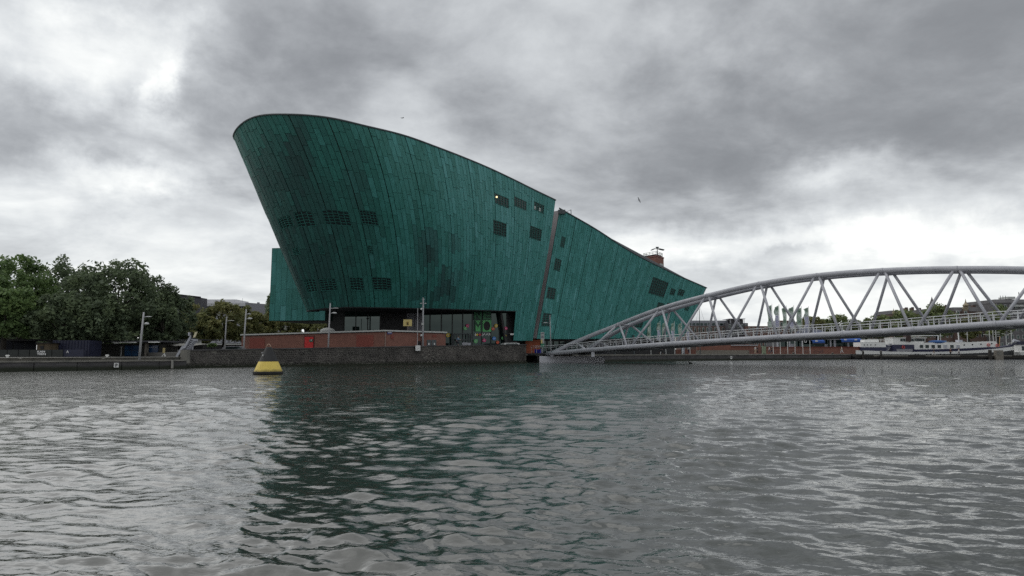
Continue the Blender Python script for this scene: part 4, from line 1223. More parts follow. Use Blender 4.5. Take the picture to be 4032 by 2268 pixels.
# white notice fixed to the stone wall
def wallpt(px, py, out=.25):
    u = (px - CX) / F; t = (u * W0.y - W0.x) / ((W1.x - W0.x) - u * (W1.y - W0.y)); p = W0 + (W1 - W0) * t
    return Vector((p.x, p.y, Z_(py, p.y))) - WN * out
t = thing('wall_notice', 'small blank white notice board fixed to the top of the basalt wall', 'sign', wallpt(1642, 1371))
a, c = wallpt(1633, 1381), wallpt(1652, 1360); MB().wall(a, c, a.z, c.z, .05).build('board', M_WHITE, t)
lettering('-----', mat('grey lettering', (.3, .3, .3), .6), (a + c) / 2 - WN * .03 + Vector((0, 0, -.03)), .35, .03, t, rz=math.atan2(wd.y, wd.x))
# P sign on the low quay
def quaypt(px, py, out=.15):
    u = (px - CX) / F; t = (u * Q0.y - Q0.x) / ((Q1.x - Q0.x) - u * (Q1.y - Q0.y)); p = Q0 + (Q1 - Q0) * t
    return Vector((p.x, p.y, Z_(py, p.y))) - QN * out
t = thing('parking_sign', 'white mooring sign with a black letter P on the face of the low quay', 'sign', quaypt(464, 1438))
a, c = quaypt(454.5, 1447), quaypt(473, 1428.5); MB().wall(a, c, a.z, c.z, .06).build('board', M_WHITE, t)
lettering('P', M_DARKLET, (a + c) / 2 - QN * .04, .20, .28, t, rz=math.atan2(qd.y, qd.x), bold=.02)
for px, lab in ((65, 'small white mooring bollard at the far left end of the low quay coping'), (460, 'small white mooring bollard on the coping above the letter P sign')):
    u = quaypt(px, 1404, -1.8); t = thing('bollard', lab, 'bollard', (u.x, u.y, LZ), 'white bollards on the low quay')
    MB().lathe([(.10, 0), (.09, .1), (.16, .13), (.17, .19), (.1, .22)], 12, (u.x, u.y, LZ)).build('cap', M_WHITE, t)
for px, lab in ((108, 'low white mooring ring plate beneath the coping, left of the two'), (436, 'low white mooring ring plate beneath the coping, close to the letter P sign')):
    u = quaypt(px, 1412, -1.38); t = thing('mooring_plate', lab, 'mooring plate', u, 'mooring plates on the quay step')
    MB().box(u.x - .16, u.y - .12, u.z - .04, u.x + .16, u.y + .05, u.z + .05).build('plate', M_COPING, t)
# white car roof and boxes behind the wall
def car(name, label, cx, Y, z0, L, H, m, rz):
    t = thing(name, label, 'car', (cx, Y, z0))
    ca, sa = math.cos(rz), math.sin(rz)
    def tr(x, y, z): return (cx + x * ca - y * sa, Y + x * sa + y * ca, z0 + z)
    w = .85
    prof = [(-L / 2, .35), (-L / 2, .85), (-L * .44, 1.0), (-L * .36, H - .05), (-L * .2, H), (L * .12, H), (L * .22, H - .08), (L * .34, .95), (L * .5, .82), (L / 2, .35)]
    vs = [tr(x, -w, z) for x, z in prof] + [tr(x, w, z) for x, z in prof]; n = len(prof)
    MB().add(vs, [tuple(range(n)), tuple(range(2 * n - 1, n - 1, -1))] + [(i, n + i, n + (i + 1) % n, (i + 1) % n) for i in range(n)]).build('body', m, t)
    for s in (-1, 1):
        g = [(-L * .34, 1.0), (-L * .30, H - .12), (L * .13, H - .1), (L * .28, 1.0)]
        MB().add([tr(x, s * (w + .012), z) for x, z in g], [(0, 1, 2, 3)]).build('side_window', M_GLASS, t)
    for x in (-L * .3, L * .31):
        for s in (-1, 1):
            c = tr(x, s * (w - .08), .32)
            MB().tube([Vector(tr(x, s * (w - .2), .32)), Vector(tr(x, s * (w + .02), .32))], .32, 14).build('wheel', M_BLACK, t)
    for s in (-1, 1):
        MB().add([tr(L / 2 + .01, s * .55 - .15, .62), tr(L / 2 + .01, s * .55 + .15, .62), tr(L / 2 + .01, s * .55 + .15, .76), tr(L / 2 + .01, s * .55 - .15, .76)], [(0, 1, 2, 3)]).build('headlight', M_WHITE, t)
    return t
p = at(2016, 1352, 120.5); car('parked_car', 'white car with only its roof showing above the right end of the basalt wall', p.x, 120.5, Z_(1350, 120.5) - 1.55, 4.3, 1.55, M_WHITE, R(20))
p = at(930, 1368, 104); car('parked_car', 'grey car with its roof showing over the wall left of the pavilion', p.x, 104, Z_(1363, 104) - 1.5, 4.2, 1.5, M_GREYP, R(10))
for px0, py0, px1, py1, Y, m, lab in ((1842, 1348, 1853, 1361, 109, M_LGREY, 'pale grey litter bin standing on top of the basalt wall'), (1880, 1346, 1890, 1358, 114, M_TRIM, 'grey bin by the round stickers of the entrance'),
                                      (1820, 1346, 1841, 1356, 114, M_LGREY, 'low white planter box behind the cyclist')):
    nm = 'planter' if 'planter' in lab else 'litter_bin'
    a, c = at(px0, py1, Y), at(px1, py0, Y); t = thing(nm, lab, nm.replace('_', ' '), (a.x, Y, 2.2))
    MB().prism([(a.x, Y), (c.x, Y), (c.x, Y + .5), (a.x, Y + .5)], 2.0, c.z - .06).build('body', m, t)
    MB().box(a.x - .04, Y - .04, c.z - .06, c.x + .04, Y + .54, c.z).build('rim', M_TRIM, t)
# info sign at the bridge foot
t = thing('info_sign', 'tall information sign with a white head and yellow and green foot beside the footbridge', 'sign', at(2136, 1372, 122))
board(t, 2129, 1308, 2143, 1337, 122, M_OFFWHITE, 'head'); board(t, 2130.5, 1310, 2142, 1315, 121.95, M_GREYP, 'head_strip'); board(t, 2132, 1321, 2141, 1331, 121.95, M_GREYP, 'pictogram')
board(t, 2129.5, 1337.5, 2136, 1352, 122, M_SIGNY, 'yellow_panel'); board(t, 2129.5, 1352.5, 2143, 1366, 122, mat('sign green', (.03, .22, .12), .5), 'green_panel'); board(t, 2136.5, 1337.5, 2143, 1352, 122, M_POLE, 'grey_panel')
MB().tube([(at(2136, 1388, 122.1).x, 122.1, 1.3), (at(2136, 1388, 122.1).x, 122.1, Z_(1337, 122))], .06, 6).build('pole', M_POLE, t)
t = thing('banner', 'blue cloth banner tied behind the white railing at the bridge foot', 'banner', at(2117, 1400, 123.8))
a, c = at(2105, 1395, 123.6), at(2131, 1374, 123.6)
vs = []
for i in range(9):
    f = i / 8; x = a.x + (c.x - a.x) * f; y = 123.6 + .12 * math.sin(f * 14)
    vs += [(x, y, a.z), (x, y, c.z - .1 * math.sin(f * 3.1)), ]
MB().add(vs + [(x, y + .03, z) for x, y, z in vs], [(2 * i, 2 * i + 2, 2 * i + 3, 2 * i + 1) for i in range(8)] + [(18 + 2 * i, 18 + 2 * i + 1, 18 + 2 * i + 3, 18 + 2 * i + 2) for i in range(8)]).build('cloth', mat('blue banner', (.03, .03, .30), .8), t)
t = thing('quay_sign', 'small white plate on the dark right-hand quay face under the bridge', 'sign', at(2879, 1408, 150))
yy = 152.2; a = at(2876, 1413.5, yy); c = at(2883, 1402, yy); MB().box(a.x, yy, a.z, c.x, yy + .06, c.z).build('board', M_WHITE, t); MB().box(a.x + .1, yy - .02, a.z + .25, c.x - .1, yy + .02, c.z - .15).build('mark', M_DARKLET, t)
t = thing('ship_mast', 'thin dark bare mast with stays rising behind the footbridge', 'mast', at(2757, 1380, 168))
b = at(2757, 1388, 168); MB().tube([(b.x, 168, .5), (b.x, 168, Z_(1195, 168))], [.12, .06], 6).build('mast', M_TRIM, t)
MB().tube([(b.x, 168, Z_(1200, 168)), (b.x + 3.2, 168, 1.6)], .018, 4).tube([(b.x, 168, Z_(1200, 168)), (b.x - 2.2, 168, 1.6)], .018, 4).build('stay', M_TRIM, t)

# ================================================================== FLAGS
def flag(px, pyt, pyb, Y, style, label, wpx=17, z0=RZ_, len_px=90):
    b = at(px, 1388, Y); zt = Z_(pyt, Y); s = Y / F
    t = thing('flag', label, 'flag', (b.x, Y, z0), 'tall banner flags of the museum')
    MB().tube([(b.x, Y, z0), (b.x, Y, zt)], [.065, .045], 7).build('pole', M_WHITE, t)
    def cl(z0_, z1_, m, name, n=7):
        vs = []
        for i in range(n):
            f = i / (n - 1); z = z1_ + (z0_ - z1_) * f
            for q in range(5):
                g = q / 4; rip = .16 * math.sin(f * 5 + g * 4 + px) * g
                dz = (-.5 * (g ** 1.5) * wpx * s if i == 0 and z1_ > zt - .5 else 0)
                vs.append((b.x - .1 - g * wpx * s * (1 - .12 * math.sin(f * 6 + px)), Y + rip, z + dz))
        k = len(vs)
        fs = [(i * 5 + q, i * 5 + q + 1, i * 5 + q + 6, i * 5 + q + 5) for i in range(n - 1) for q in range(4)]
        return MB().add(vs, fs).build(name, m, t, smooth=True)
    z1 = zt - .3; z0c = Z_(pyt + len_px, Y); mid = z1 + (z0c - z1) * (.42 if style == 'w' else 1.0)
    g = cl(mid, z1, M_FLAGG, 'green_cloth')
    xm = b.x - .1 - wpx * s * .5
    def txt(st, m, zc, h, w): lettering(st, m, (xm, Y - .22, zc), h, w, t, roll=R(90) if len(st) > 2 else 0)
    nrow = 2 if style == 'w' else 4
    for i in range(nrow):
        zz = z1 + (mid - z1) * (i + .62) / nrow
        lettering('NE' if i % 2 == 0 else 'MO', M_FLAGW if i % 2 else mat('flag dark green', (.03, .12, .06), .8), (xm, Y - .24, zz), wpx * s * .7, abs(mid - z1) / nrow * .62, t)
    if style == 'w':
        cl(z0c, mid, M_FLAGW, 'white_cloth')
        for st, dxx in (('SCIENCE', -.2), ('MUSEUM', .2)):
            lettering(st, M_PURPLE, (xm + dxx * wpx * s, Y - .24, (mid + z0c) / 2), abs(mid - z0c) * .86, wpx * s * .30, t, roll=R(-90))
    return t
Yf = 163
flag(3045, 1196, 1390, Yf, 'g', 'green banner flag furthest left in the right quay row, half behind a bridge strut', len_px=92)
flag(3073, 1198, 1390, Yf, 'w', 'green and white banner flag, second from the left in the row on the right quay', len_px=92)
flag(3102, 1203, 1390, Yf, 'g', 'green banner flag, third from the left in the row on the right quay', wpx=15, len_px=90)
flag(3131, 1202, 1390, Yf, 'w', 'green and white banner flag, fourth from the left, crossed by a bridge diagonal', len_px=90)
flag(3162, 1206, 1390, Yf, 'g', 'green banner flag, fifth from the left, behind the crossing of two bridge struts', len_px=88)
flag(3190, 1205, 1390, Yf, 'w', 'green and white banner flag furthest right in the row on the right quay', len_px=88)
for i, (px, st) in enumerate(((2563, 'g'), (2601, 'w'), (2622, 'g'), (2657, 'w'), (2686, 'g'), (2717, 'w'))):
    flag(px, 1262 + 1.2 * i, 1375, 146, st, ['green banner flag', 'green and white banner flag'][st == 'w'] + ', ' + ['first', 'second', 'third', 'fourth', 'fifth', 'sixth'][i] + ' from the left before the green stern wall', wpx=11, len_px=78)

# ================================================================== BIRDS
def gull(name, label, px, py, Y, span, bank, yaw, flap):
    c = at(px, py, Y); mb = MB()
    t = tag(None, None) if False else None
    rot = Matrix.Rotation(yaw, 4, 'Z') @ Matrix.Rotation(bank, 4, 'Y')
    vs, fs = [], []
    prof = [(-.5, .01), (-.42, .035), (-.2, .075), (.05, .085), (.25, .055), (.36, .05), (.43, .03), (.5, .006)]
    L = span * .42
    b = MB()
    b.tube([Vector((0, x * L, .02 * math.sin(x * 3))) for x, r in prof], [r * L for x, r in prof], 8)
    for s in (-1, 1):
        w = [(0, .10, .02, .22), (.22, .13, .02 + flap * .8, .24), (.36, .05, .02 + flap * .7, .18), (.5, -.08, .02 + flap * .35, .03)]
        pts = []
        for x, y, z, ch in w:
            pts += [Vector((s * x * span, y * L + ch * L * .5 + .02, z * span)), Vector((s * x * span, y * L - ch * L, z * span - .004)), ]
        base = len(b.v); k = len(pts)
        b.add(pts + [p + Vector((0, 0, -.012)) for p in pts], [(2 * i, 2 * i + 1, 2 * i + 3, 2 * i + 2) for i in range(3)] + [(k + 2 * i, k + 2 * i + 2, k + 2 * i + 3, k + 2 * i + 1) for i in range(3)] + [(6, 7, k + 7, k + 6)])
    # tail fan
    b.add([Vector((-.03, -.42 * L, 0)), Vector((.03, -.42 * L, 0)), Vector((.09, -.68 * L, 0)), Vector((-.09, -.68 * L, 0)), Vector((-.03, -.42 * L, .012)), Vector((.03, -.42 * L, .012)), Vector((.09, -.68 * L, .012)), Vector((-.09, -.68 * L, .012))],
          [(0, 1, 2, 3), (7, 6, 5, 4), (0, 3, 7, 4), (1, 5, 6, 2), (2, 6, 7, 3)])
    b.v = [tuple((rot @ Vector(v))) for v in b.v]
    o = b.build(name, mat('gull grey feathers', (.16, .16, .17), .8, var=.3, vscale=6)); o.location = c
    tag(o, label, 'bird', 'seagulls in flight')
gull('seagull', 'seagull gliding with spread wings just above the copper roof line', 1585, 465, 62, .55, R(8), R(-60), .10)
gull('seagull', 'seagull banking steeply in the open sky to the right of the museum', 2515, 788, 62, .55, R(62), R(25), .16)
d = onz(2720, 1432, 0)
dk_ = thing('duck', 'small dark water bird swimming near the right-hand quay', 'bird', d)
MB().ball(d + Vector((0, 0, .06)), .2, 10, 6, (1.5, .75, .6)).build('body', M_TIMBER, dk_, smooth=True)
MB().tube([d + Vector((-.2, 0, .1)), d + Vector((-.27, 0, .24)), d + Vector((-.36, 0, .27)), d + Vector((-.45, 0, .25))], [.06, .05, .06, .015], 7).build('head', M_TIMBER, dk_, smooth=True)
# ================================================================== TREES
def crown_mesh(name, rx, ry, rz, seed, leaf, n, gaps=.25):
    rs = np.random.RandomState(seed)
    # clumps of leaves spread through an uneven crown volume
    m = int(52 + 16 * rx)
    d = rs.normal(size=(m, 3)); d /= np.linalg.norm(d, axis=1)[:, None]
    rad = rs.uniform(.5, 1.0, m) ** .55
    c = d * rad[:, None]
    c[:, 2] = np.where(c[:, 2] < -.55, -.55 + .2 * rs.rand(m), c[:, 2])
    bul = 1 + .22 * np.sin(3 * np.arctan2(c[:, 1], c[:, 0]) + seed) 
    c[:, :2] *= bul[:, None]
    cr = rs.uniform(.15, .27, m)
    per = n // m
    P = []
    for i in range(m):
        q = rs.normal(size=(per, 3)); q /= np.linalg.norm(q, axis=1)[:, None]
        q *= (rs.rand(per) ** .45)[:, None] * cr[i]
        q[:, 2] *= .8
        P.append(c[i] + q)
    P = np.concatenate(P) * np.array([rx, ry, rz])
    k = len(P)
    nn = rs.normal(size=(k, 3)); nn[:, 2] = np.abs(nn[:, 2]) + .3; nn /= np.linalg.norm(nn, axis=1)[:, None]
    a = np.cross(nn, rs.normal(size=(k, 3))); a /= np.linalg.norm(a, axis=1)[:, None]; b = np.cross(nn, a)
    s = (leaf * rs.uniform(.6, 1.4, k))[:, None]
    v = np.stack([P - a * s, P - b * s * .55, P + a * s, P + b * s * .55], 1).reshape(-1, 3)
    q = np.arange(4 * k).reshape(-1, 4)
    return v, q, c * np.array([rx, ry, rz])
def tree(label, px, pyt, pyb, wpx, Y, lm, seed, group, z0=1.15, name='broadleaf_tree', n=6800, leaf=.22, trunk_r=.28, ryk=.9):
    b = at(px, 1388, Y); s = Y / F
    zt, zb = Z_(pyt, Y), max(z0 + .8, Z_(pyb, Y))
    rz = (zt - zb) / 2 * 1.02; rx = wpx * s / 2 * .95; zc = (zt + zb) / 2
    t = thing(name, label, 'tree', (b.x, Y, z0), group)
    v, q, cl = crown_mesh('crown', rx, rx * ryk, rz, seed, leaf, n)
    o = np_mesh('crown', v + np.array([0, 0, zc - z0]), q, lm, t)
    rs = random.Random(seed); tk = MB()
    f0 = zc - rz * .55
    bx = rs.uniform(-.3, .3)
    tk.tube([(b.x, Y, z0 - .1), (b.x + bx * .4, Y, z0 + (f0 - z0) * .5), (b.x + bx, Y, f0), (b.x + bx * 1.3, Y, zc + rz * .35)], [trunk_r * 1.25, trunk_r, trunk_r * .8, trunk_r * .2], 8)
    for c in sorted(cl.tolist(), key=lambda c: rs.random())[:9]:
        e = Vector((b.x + c[0] * .85, Y + c[1] * .85, zc + c[2] * .85)); st = Vector((b.x + bx, Y, f0 + rs.uniform(-.3, rz * .5)))
        tk.tube([st, st.lerp(e, .5) + Vector((0, 0, .3)), e], [trunk_r * .5, trunk_r * .28, trunk_r * .08], 5)
    tk.build('trunk', M_BARK, t, smooth=True)
    return t
G1 = 'big dark trees on the left quay'
tree('large dark green tree cut by the left edge of the photo', -60, 1040, 1340, 330, 83, L_MID, 31, G1)
tree('dark tree with bright green lower leaves, second from the left edge', 75, 1022, 1345, 300, 88, L_MID, 32, G1, n=7600)
tree('tall dark tree with sky showing through its top, left of the broad one', 195, 1014, 1340, 270, 95, L_DARK, 33, G1, n=5600)
tree('narrower dark tree in the dip between the two tall crowns', 315, 1055, 1340, 210, 99, L_DARK, 34, G1)
tree('broad round topped dark tree, the widest crown of the left group', 455, 1036, 1340, 350, 86, L_DARK, 35, G1, n=9500)
tree('dark tree on the right shoulder of the left group', 575, 1082, 1345, 250, 91, L_DARK, 36, G1, n=6800)
tree('lower dark tree at the right hand end of the left group', 655, 1140, 1350, 190, 94, L_DARK, 37, G1, n=5400)
tree('dark tree behind the stage wall, low crown at far left', 10, 1130, 1370, 260, 79, L_MID, 38, G1, n=6600)
tree('dark low crowned tree above the wall lettering', 250, 1160, 1372, 250, 81, L_DARK, 39, G1, n=6600)
tree('low crowned dark tree right of the blue shop window', 640, 1205, 1375, 150, 88, L_DARK, 41, G1, n=3000, trunk_r=.22)
tree('low crowned dark tree in front of the blue shop window', 390, 1180, 1372, 220, 82, L_DARK, 40, G1, n=6600)
G4 = 'low trees closing the view behind the left quay'
for i, (px, pt, lab) in enumerate(((-40, 1250, 'low tree far behind the stage at the left edge'), (110, 1240, 'low tree far behind the timber kiosk'), (270, 1245, 'low tree far behind the navy container'), (420, 1250, 'low tree far behind the shop canopy'), (560, 1255, 'low tree far behind the shop column'), (690, 1260, 'low tree far behind the white canopy building'))):
    tree(lab, px, pt, 1392, 220, 112 + (i % 2) * 6, L_DARK, 90 + i, G4, n=3600, leaf=.34)
G2 = 'olive trees behind the basalt wall'
F2 = dict(n=6500, leaf=.23)
tree('yellowish olive tree in front of the dark office block', 762, 1197, 1370, 150, 128, L_OLIVE, 51, G2, **F2)
tree('olive tree with the tallest crown before the white building', 876, 1187, 1365, 170, 124, L_OLIVE, 52, G2, **F2)
tree('olive tree between the white building and the slim lamp post', 955, 1212, 1366, 140, 132, L_OLIVE, 53, G2, **F2)
tree('olive tree before the grey block, left of the copper box', 1030, 1226, 1366, 130, 136, L_OLIVE, 54, G2, **F2)
tree('olive tree seen under the left end of the copper box', 1110, 1240, 1366, 150, 150, L_OLIVE, 55, G2, **F2)
tree('olive tree seen under the middle of the copper box', 1195, 1250, 1366, 150, 152, L_OLIVE, 56, G2, **F2)
tree('olive tree seen under the copper box next to the dark entrance wall', 1275, 1255, 1366, 130, 150, L_OLIVE, 57, G2, **F2)
tree('dark tree tip peeping out left of the copper box', 1078, 1150, 1330, 90, 160, L_DARK, 58, G2, n=1800, leaf=.36)
tree('olive tree low behind the stairs', 800, 1240, 1372, 130, 118, L_OLIVE, 59, G2, n=3000, leaf=.34)
tree('small rounded green shrub on the wall beside the slim lamp post', 835, 1352, 1378, 32, 97, L_MID, 60, None, name='shrub', n=500, leaf=.16, trunk_r=.05, z0=1.5)
G3 = 'trees on the far right shore'
F3 = dict(n=4600, leaf=.36, trunk_r=.35)
tree('yellow green round tree right of the banner flags', 3195, 1246, 1345, 110, 232, L_OLIVE, 71, G3, **F3)
tree('dark green tree, left one behind the third bridge bay', 3255, 1256, 1345, 80, 240, L_FAR, 72, G3, **F3)
tree('taller dark green tree behind the steep bridge strut', 3310, 1240, 1345, 110, 240, L_FAR, 73, G3, **F3)
tree('light green tree low behind the railing', 3375, 1262, 1345, 90, 232, L_FAR, 74, G3, **F3)
tree('green tree left of the brick terrace beyond the bridge', 3460, 1240, 1348, 110, 232, L_FAR, 75, G3, **F3)
tree('small green tree between the two far groups', 3415, 1255, 1345, 70, 236, L_FAR, 76, G3, **F3)
tree('leafy green tree in front of the left chimneys of the brick terrace', 3570, 1222, 1350, 140, 225, L_FAR, 77, G3, **F3)
tree('taller leafy green tree in the middle of the brick terrace', 3690, 1200, 1350, 140, 225, L_FAR, 78, G3, **F3)
tree('small yellowish tree low in front of the brick terrace', 3820, 1245, 1350, 70, 222, L_OLIVE, 79, G3, **F3)
tree('green tree in front of the tall dark block at far right', 3935, 1205, 1345, 100, 232, L_FAR, 80, G3, **F3)

# ================================================================== LEFT QUAY: stalls, shop, stairs
def pbox(name, px0, py0, px1, py1, Y, dep, m, t, z0=None):
    a, c = at(px0, py1, Y), at(px1, py0, Y)
    return MB().box(a.x, Y, a.z if z0 is None else z0, c.x, Y + dep, c.z).build(name, m, t)
t = thing('stage_wall', 'long dark hoarding wall lettered KAN TEEN in white under the trees', 'wall', (X_(170, 76), 76, LZ))
for i in range(7):
    x0 = -60 + i * 44; pbox('panel', x0 + .8, 1377, x0 + 43.4, 1406, 75.8, .12, mat('dark green black panel', (.030, .034, .032), .7, var=.2), t, LZ)
pbox('panel', 248, 1376, 330, 1406, 75.9, .12, M_NAVY, t, LZ)
lettering('KAN', M_LETTER, at(162, 1384.5, 75.7), 30 / F * 76, 7.5 / F * 76, t, bold=.03); lettering('TEEN', M_LETTER, at(163, 1394, 75.7), 34 / F * 76, 7.5 / F * 76, t, bold=.03)
lettering('A', M_LETTER, at(266, 1385, 75.8), 10 / F * 76, 10 / F * 76, t)
t = thing('shipping_container', 'navy blue container standing behind the dark hoarding under the trees', 'container', (X_(300, 80), 79, LZ))
pbox('body', 205, 1340, 352, 1404, 79, 2.4, M_NAVY, t, LZ)
for k in range(12): pbox('rib', 207 + k * 12, 1342, 211 + k * 12, 1403, 78.93, .06, M_NAVY, t, LZ)
t = thing('timber_kiosk', 'brown timber kiosk front glimpsed above the KAN TEEN lettering', 'kiosk', (X_(170, 77), 77.5, LZ))
pbox('body', 143, 1352, 196, 1404, 77.5, 1.8, mat('brown timber', (.10, .075, .045), .8, var=.3), t, LZ); pbox('hatch', 158, 1362, 172, 1374, 77.45, .06, M_BLACK, t); pbox('roof', 140, 1349, 198, 1352, 77.3, 2.2, M_BLACK, t)
t = thing('marquee', 'dark open stage structure under the far left trees', 'stage', (X_(60, 82), 82, LZ))
pbox('roof', -40, 1335, 140, 1342, 81, 4, M_BLACK, t); pbox('back_wall', -40, 1342, 140, 1404, 84.5, .2, mat('stage backdrop', (.02, .022, .03), .9), t, LZ)
for k in range(5): pbox('post', -38 + k * 44, 1342, -35 + k * 44, 1404, 81, .15, M_BLACK, t, LZ)
t = thing('shop_pavilion', 'low white fronted shop pavilion with blue windows under the trees', 'shop', (X_(450, 84), 84, LZ))
pbox('wall', 350, 1354, 640, 1406, 85.5, 4, mat('shop dark wall', (.05, .05, .045), .8, var=.2), t, LZ)
pbox('fascia', 350, 1347, 402, 1351, 83.2, .4, M_WHITE, t); pbox('fascia', 440, 1346, 532, 1350, 83.1, .4, M_WHITE, t); pbox('fascia', 584, 1345, 625, 1349, 83.1, .4, M_WHITE, t)
pbox('canopy', 350, 1341, 640, 1347, 83.4, 6, M_DGREY, t)
pbox('fascia_block', 352, 1350, 366, 1355, 83.15, .3, M_OFFWHITE, t); pbox('fascia_block', 447, 1350, 463, 1354, 83.1, .3, M_OFFWHITE, t)
pbox('yellow_wall', 352, 1355, 390, 1372, 85.4, .1, mat('dim yellow wall', (.16, .14, .08), .8), t)
pbox('doorway', 352, 1376, 385, 1405, 85.35, .12, mat('dim red interior', (.10, .02, .02), .8), t, LZ); pbox('poster', 360, 1376, 370, 1388, 85.3, .05, mat('red poster', (.50, .06, .06), .6), t)
pbox('door_jamb', 382, 1370, 390, 1405, 85.2, .3, M_OFFWHITE, t, LZ); pbox('door_jamb', 350, 1352, 352, 1405, 83.3, .2, M_OFFWHITE, t, LZ); pbox('door_jamb', 475, 1363, 478, 1400, 84, .1, M_OFFWHITE, t, LZ)
MBL = mat('deep blue shop window', (.018, .045, .12), .25, vscale=1.2, col2=(.035, .10, .20))
pbox('shop_window', 490, 1360, 548, 1402, 85.3, .15, MBL, t); pbox('shop_window', 585, 1360, 622, 1402, 85.3, .15, MBL, t)
pbox('column', 568, 1350, 578, 1405, 84.6, .5, M_BEIGE, t, LZ)
pbox('window_strip', 586, 1367, 620, 1369, 85.25, .05, M_LGREY, t)
pbox('window_bar', 518, 1360, 519.5, 1402, 85.25, .05, M_DGREY, t); pbox('window_bar', 492, 1380, 547, 1381.2, 85.25, .05, M_DGREY, t)
t = thing('canopy_building', 'white building with a thin swept canopy and round column beside the stairs', 'building', (X_(720, 90), 88, LZ))
pbox('fascia', 636, 1337, 684, 1353, 88, .4, M_OFFWHITE, t)
pbox('fascia_sign', 640, 1339, 660, 1346, 87.9, .08, mat('fascia sign', (.12, .15, .19), .6), t)
pbox('fascia', 695, 1338, 788, 1358, 89, .4, M_OFFWHITE, t)
pbox('roof', 636, 1336, 790, 1338.5, 88.5, 6, M_DGREY, t)
MB().add([at(637, 1352, 87.7), at(684, 1360, 86), at(760, 1360, 86), at(812, 1353, 87.7), at(637, 1354, 87.7), at(684, 1362, 86), at(760, 1362, 86), at(812, 1355, 87.7)], [(0, 1, 5, 4), (1, 2, 6, 5), (2, 3, 7, 6), (0, 3, 2, 1), (4, 5, 6, 7)]).build('canopy', M_COPING, t)
c = at(671, 1388, 88.6); MB().tube([(c.x, 88.6, LZ), (c.x, 88.6, Z_(1356, 88.6))], .38, 14).build('column', M_OFFWHITE, t)
pbox('back_wall', 636, 1358, 800, 1406, 92, .3, mat('canopy shade wall', (.07, .07, .07), .8), t, LZ)
t = thing('outdoor_stairs', 'pale concrete staircase rising to the right beside the canopy building', 'stairs', at(700, 1400, 80))
for off, sh in ((0, 0), (1, 14)):
    P = [(691, 1402), (716, 1362), (726, 1360), (749, 1320), (749, 1332), (729, 1371), (719, 1373), (698, 1408)] if off == 0 else [(716, 1379), (729, 1362), (738, 1360), (750, 1340), (750, 1358), (741, 1376), (726, 1379), (716, 1379)]
    Y = 80 + off * 1.6 - 1.6
    fr = [at(x, y, Y) for x, y in P]; bk = [p + Vector((0, .22, 0)) for p in fr]; n = len(P)
    MB().add(fr + bk, [tuple(range(n)), tuple(range(2 * n - 1, n - 1, -1))] + [(i, n + i, n + (i + 1) % n, (i + 1) % n) for i in range(n)]).build('balustrade', M_LGREY, t)
for k in range(12):
    f = k / 11; a = at(692 + 56 * f, 1404 - 70 * f, 78.5); MB().box(a.x, 78.7, a.z - .25, a.x + .35, 79.7, a.z).build('step', M_LGREY, t)
pbox('newel', 740, 1308, 745, 1322, 79.9, .3, M_LGREY, t)
t = thing('slanted_sign', 'cream coloured oblong panel tilted on a dark post at the top of the stairs', 'sign', at(770, 1378, 84))
a, c = at(759, 1330, 84), at(768, 1308, 84); nn = Vector((.22, 0, .06))
MB().hexa([a, a + nn, a + nn + Vector((0, .2, 0)), a + Vector((0, .2, 0)), c, c + nn, c + nn + Vector((0, .2, 0)), c + Vector((0, .2, 0))]).build('panel', mat('cream panel', (.72, .66, .45), .5), t)
pbox('post', 749, 1306, 756, 1380, 84.1, .2, M_BLACK, t); pbox('post', 756, 1332, 760, 1380, 84, .2, M_LGREY, t); pbox('arm', 757, 1332, 768, 1335, 83.9, .15, M_BLACK, t)
t = thing('sandwich_board', 'yellowish notice easel on three white legs under the trees', 'easel', at(647, 1402, 78))
pbox('board', 640, 1370, 650, 1390, 78.4, .05, mat('dull ochre board', (.36, .30, .14), .7), t)
e = MB(); h = at(648, 1392, 78.45)
for d_ in (-.2, 0, .2): e.tube([h, (h.x + d_, 78.45 - abs(d_), LZ)], .025, 5)
e.build('legs', M_WHITE, t)
t = thing('low_grey_building', 'low grey building with a white band half hidden by the olive trees', 'building', (X_(880, 140), 140, 1.2))
pbox('wall', 800, 1330, 960, 1385, 142, 5, M_GREYP, t, 1.1); pbox('white_band', 800, 1353, 960, 1358, 141.6, .5, M_OFFWHITE, t); pbox('shade', 800, 1358, 960, 1384, 141.8, .3, M_BLACK, t, 1.1)
for k in range(6): pbox('window', 806 + k * 25, 1336, 822 + k * 25, 1350, 141.9, .1, M_LGREY, t)
# blocks behind the trees
t = thing('office_block', 'dark flat roofed office block showing above the olive trees', 'building', (X_(690, 190), 190, 1.2))
a, c = at(640, 1155, 190), at(791, 1172, 190)
MB().hexa([(a.x, 190, 1.1), (c.x, 190, 1.1), (c.x, 194, 1.1), (a.x, 194, 1.1), (a.x, 190, a.z), (c.x, 190, c.z), (c.x, 194, c.z), (a.x, 194, a.z)]).build('body', M_DGREY, t)
MB().tube([(a.x, 189.9, a.z + .1), (c.x, 189.9, c.z + .1)], .18, 5).build('roof_edge', M_BLACK, t)
t = thing('white_building', 'white building with a stepped flat roof behind the olive trees', 'building', (X_(880, 205), 205, 1.2))
pbox('body', 785, 1204, 967, 1380, 206, 14, M_LGREY, t, 1.1); pbox('upper_storey', 780, 1179, 930, 1194, 209, 10, mat('white cladding', (.58, .58, .60), .6), t); pbox('roof_band', 785, 1193, 967, 1205, 204.5, 17, mat('white cladding', (.58, .58, .60), .6), t)
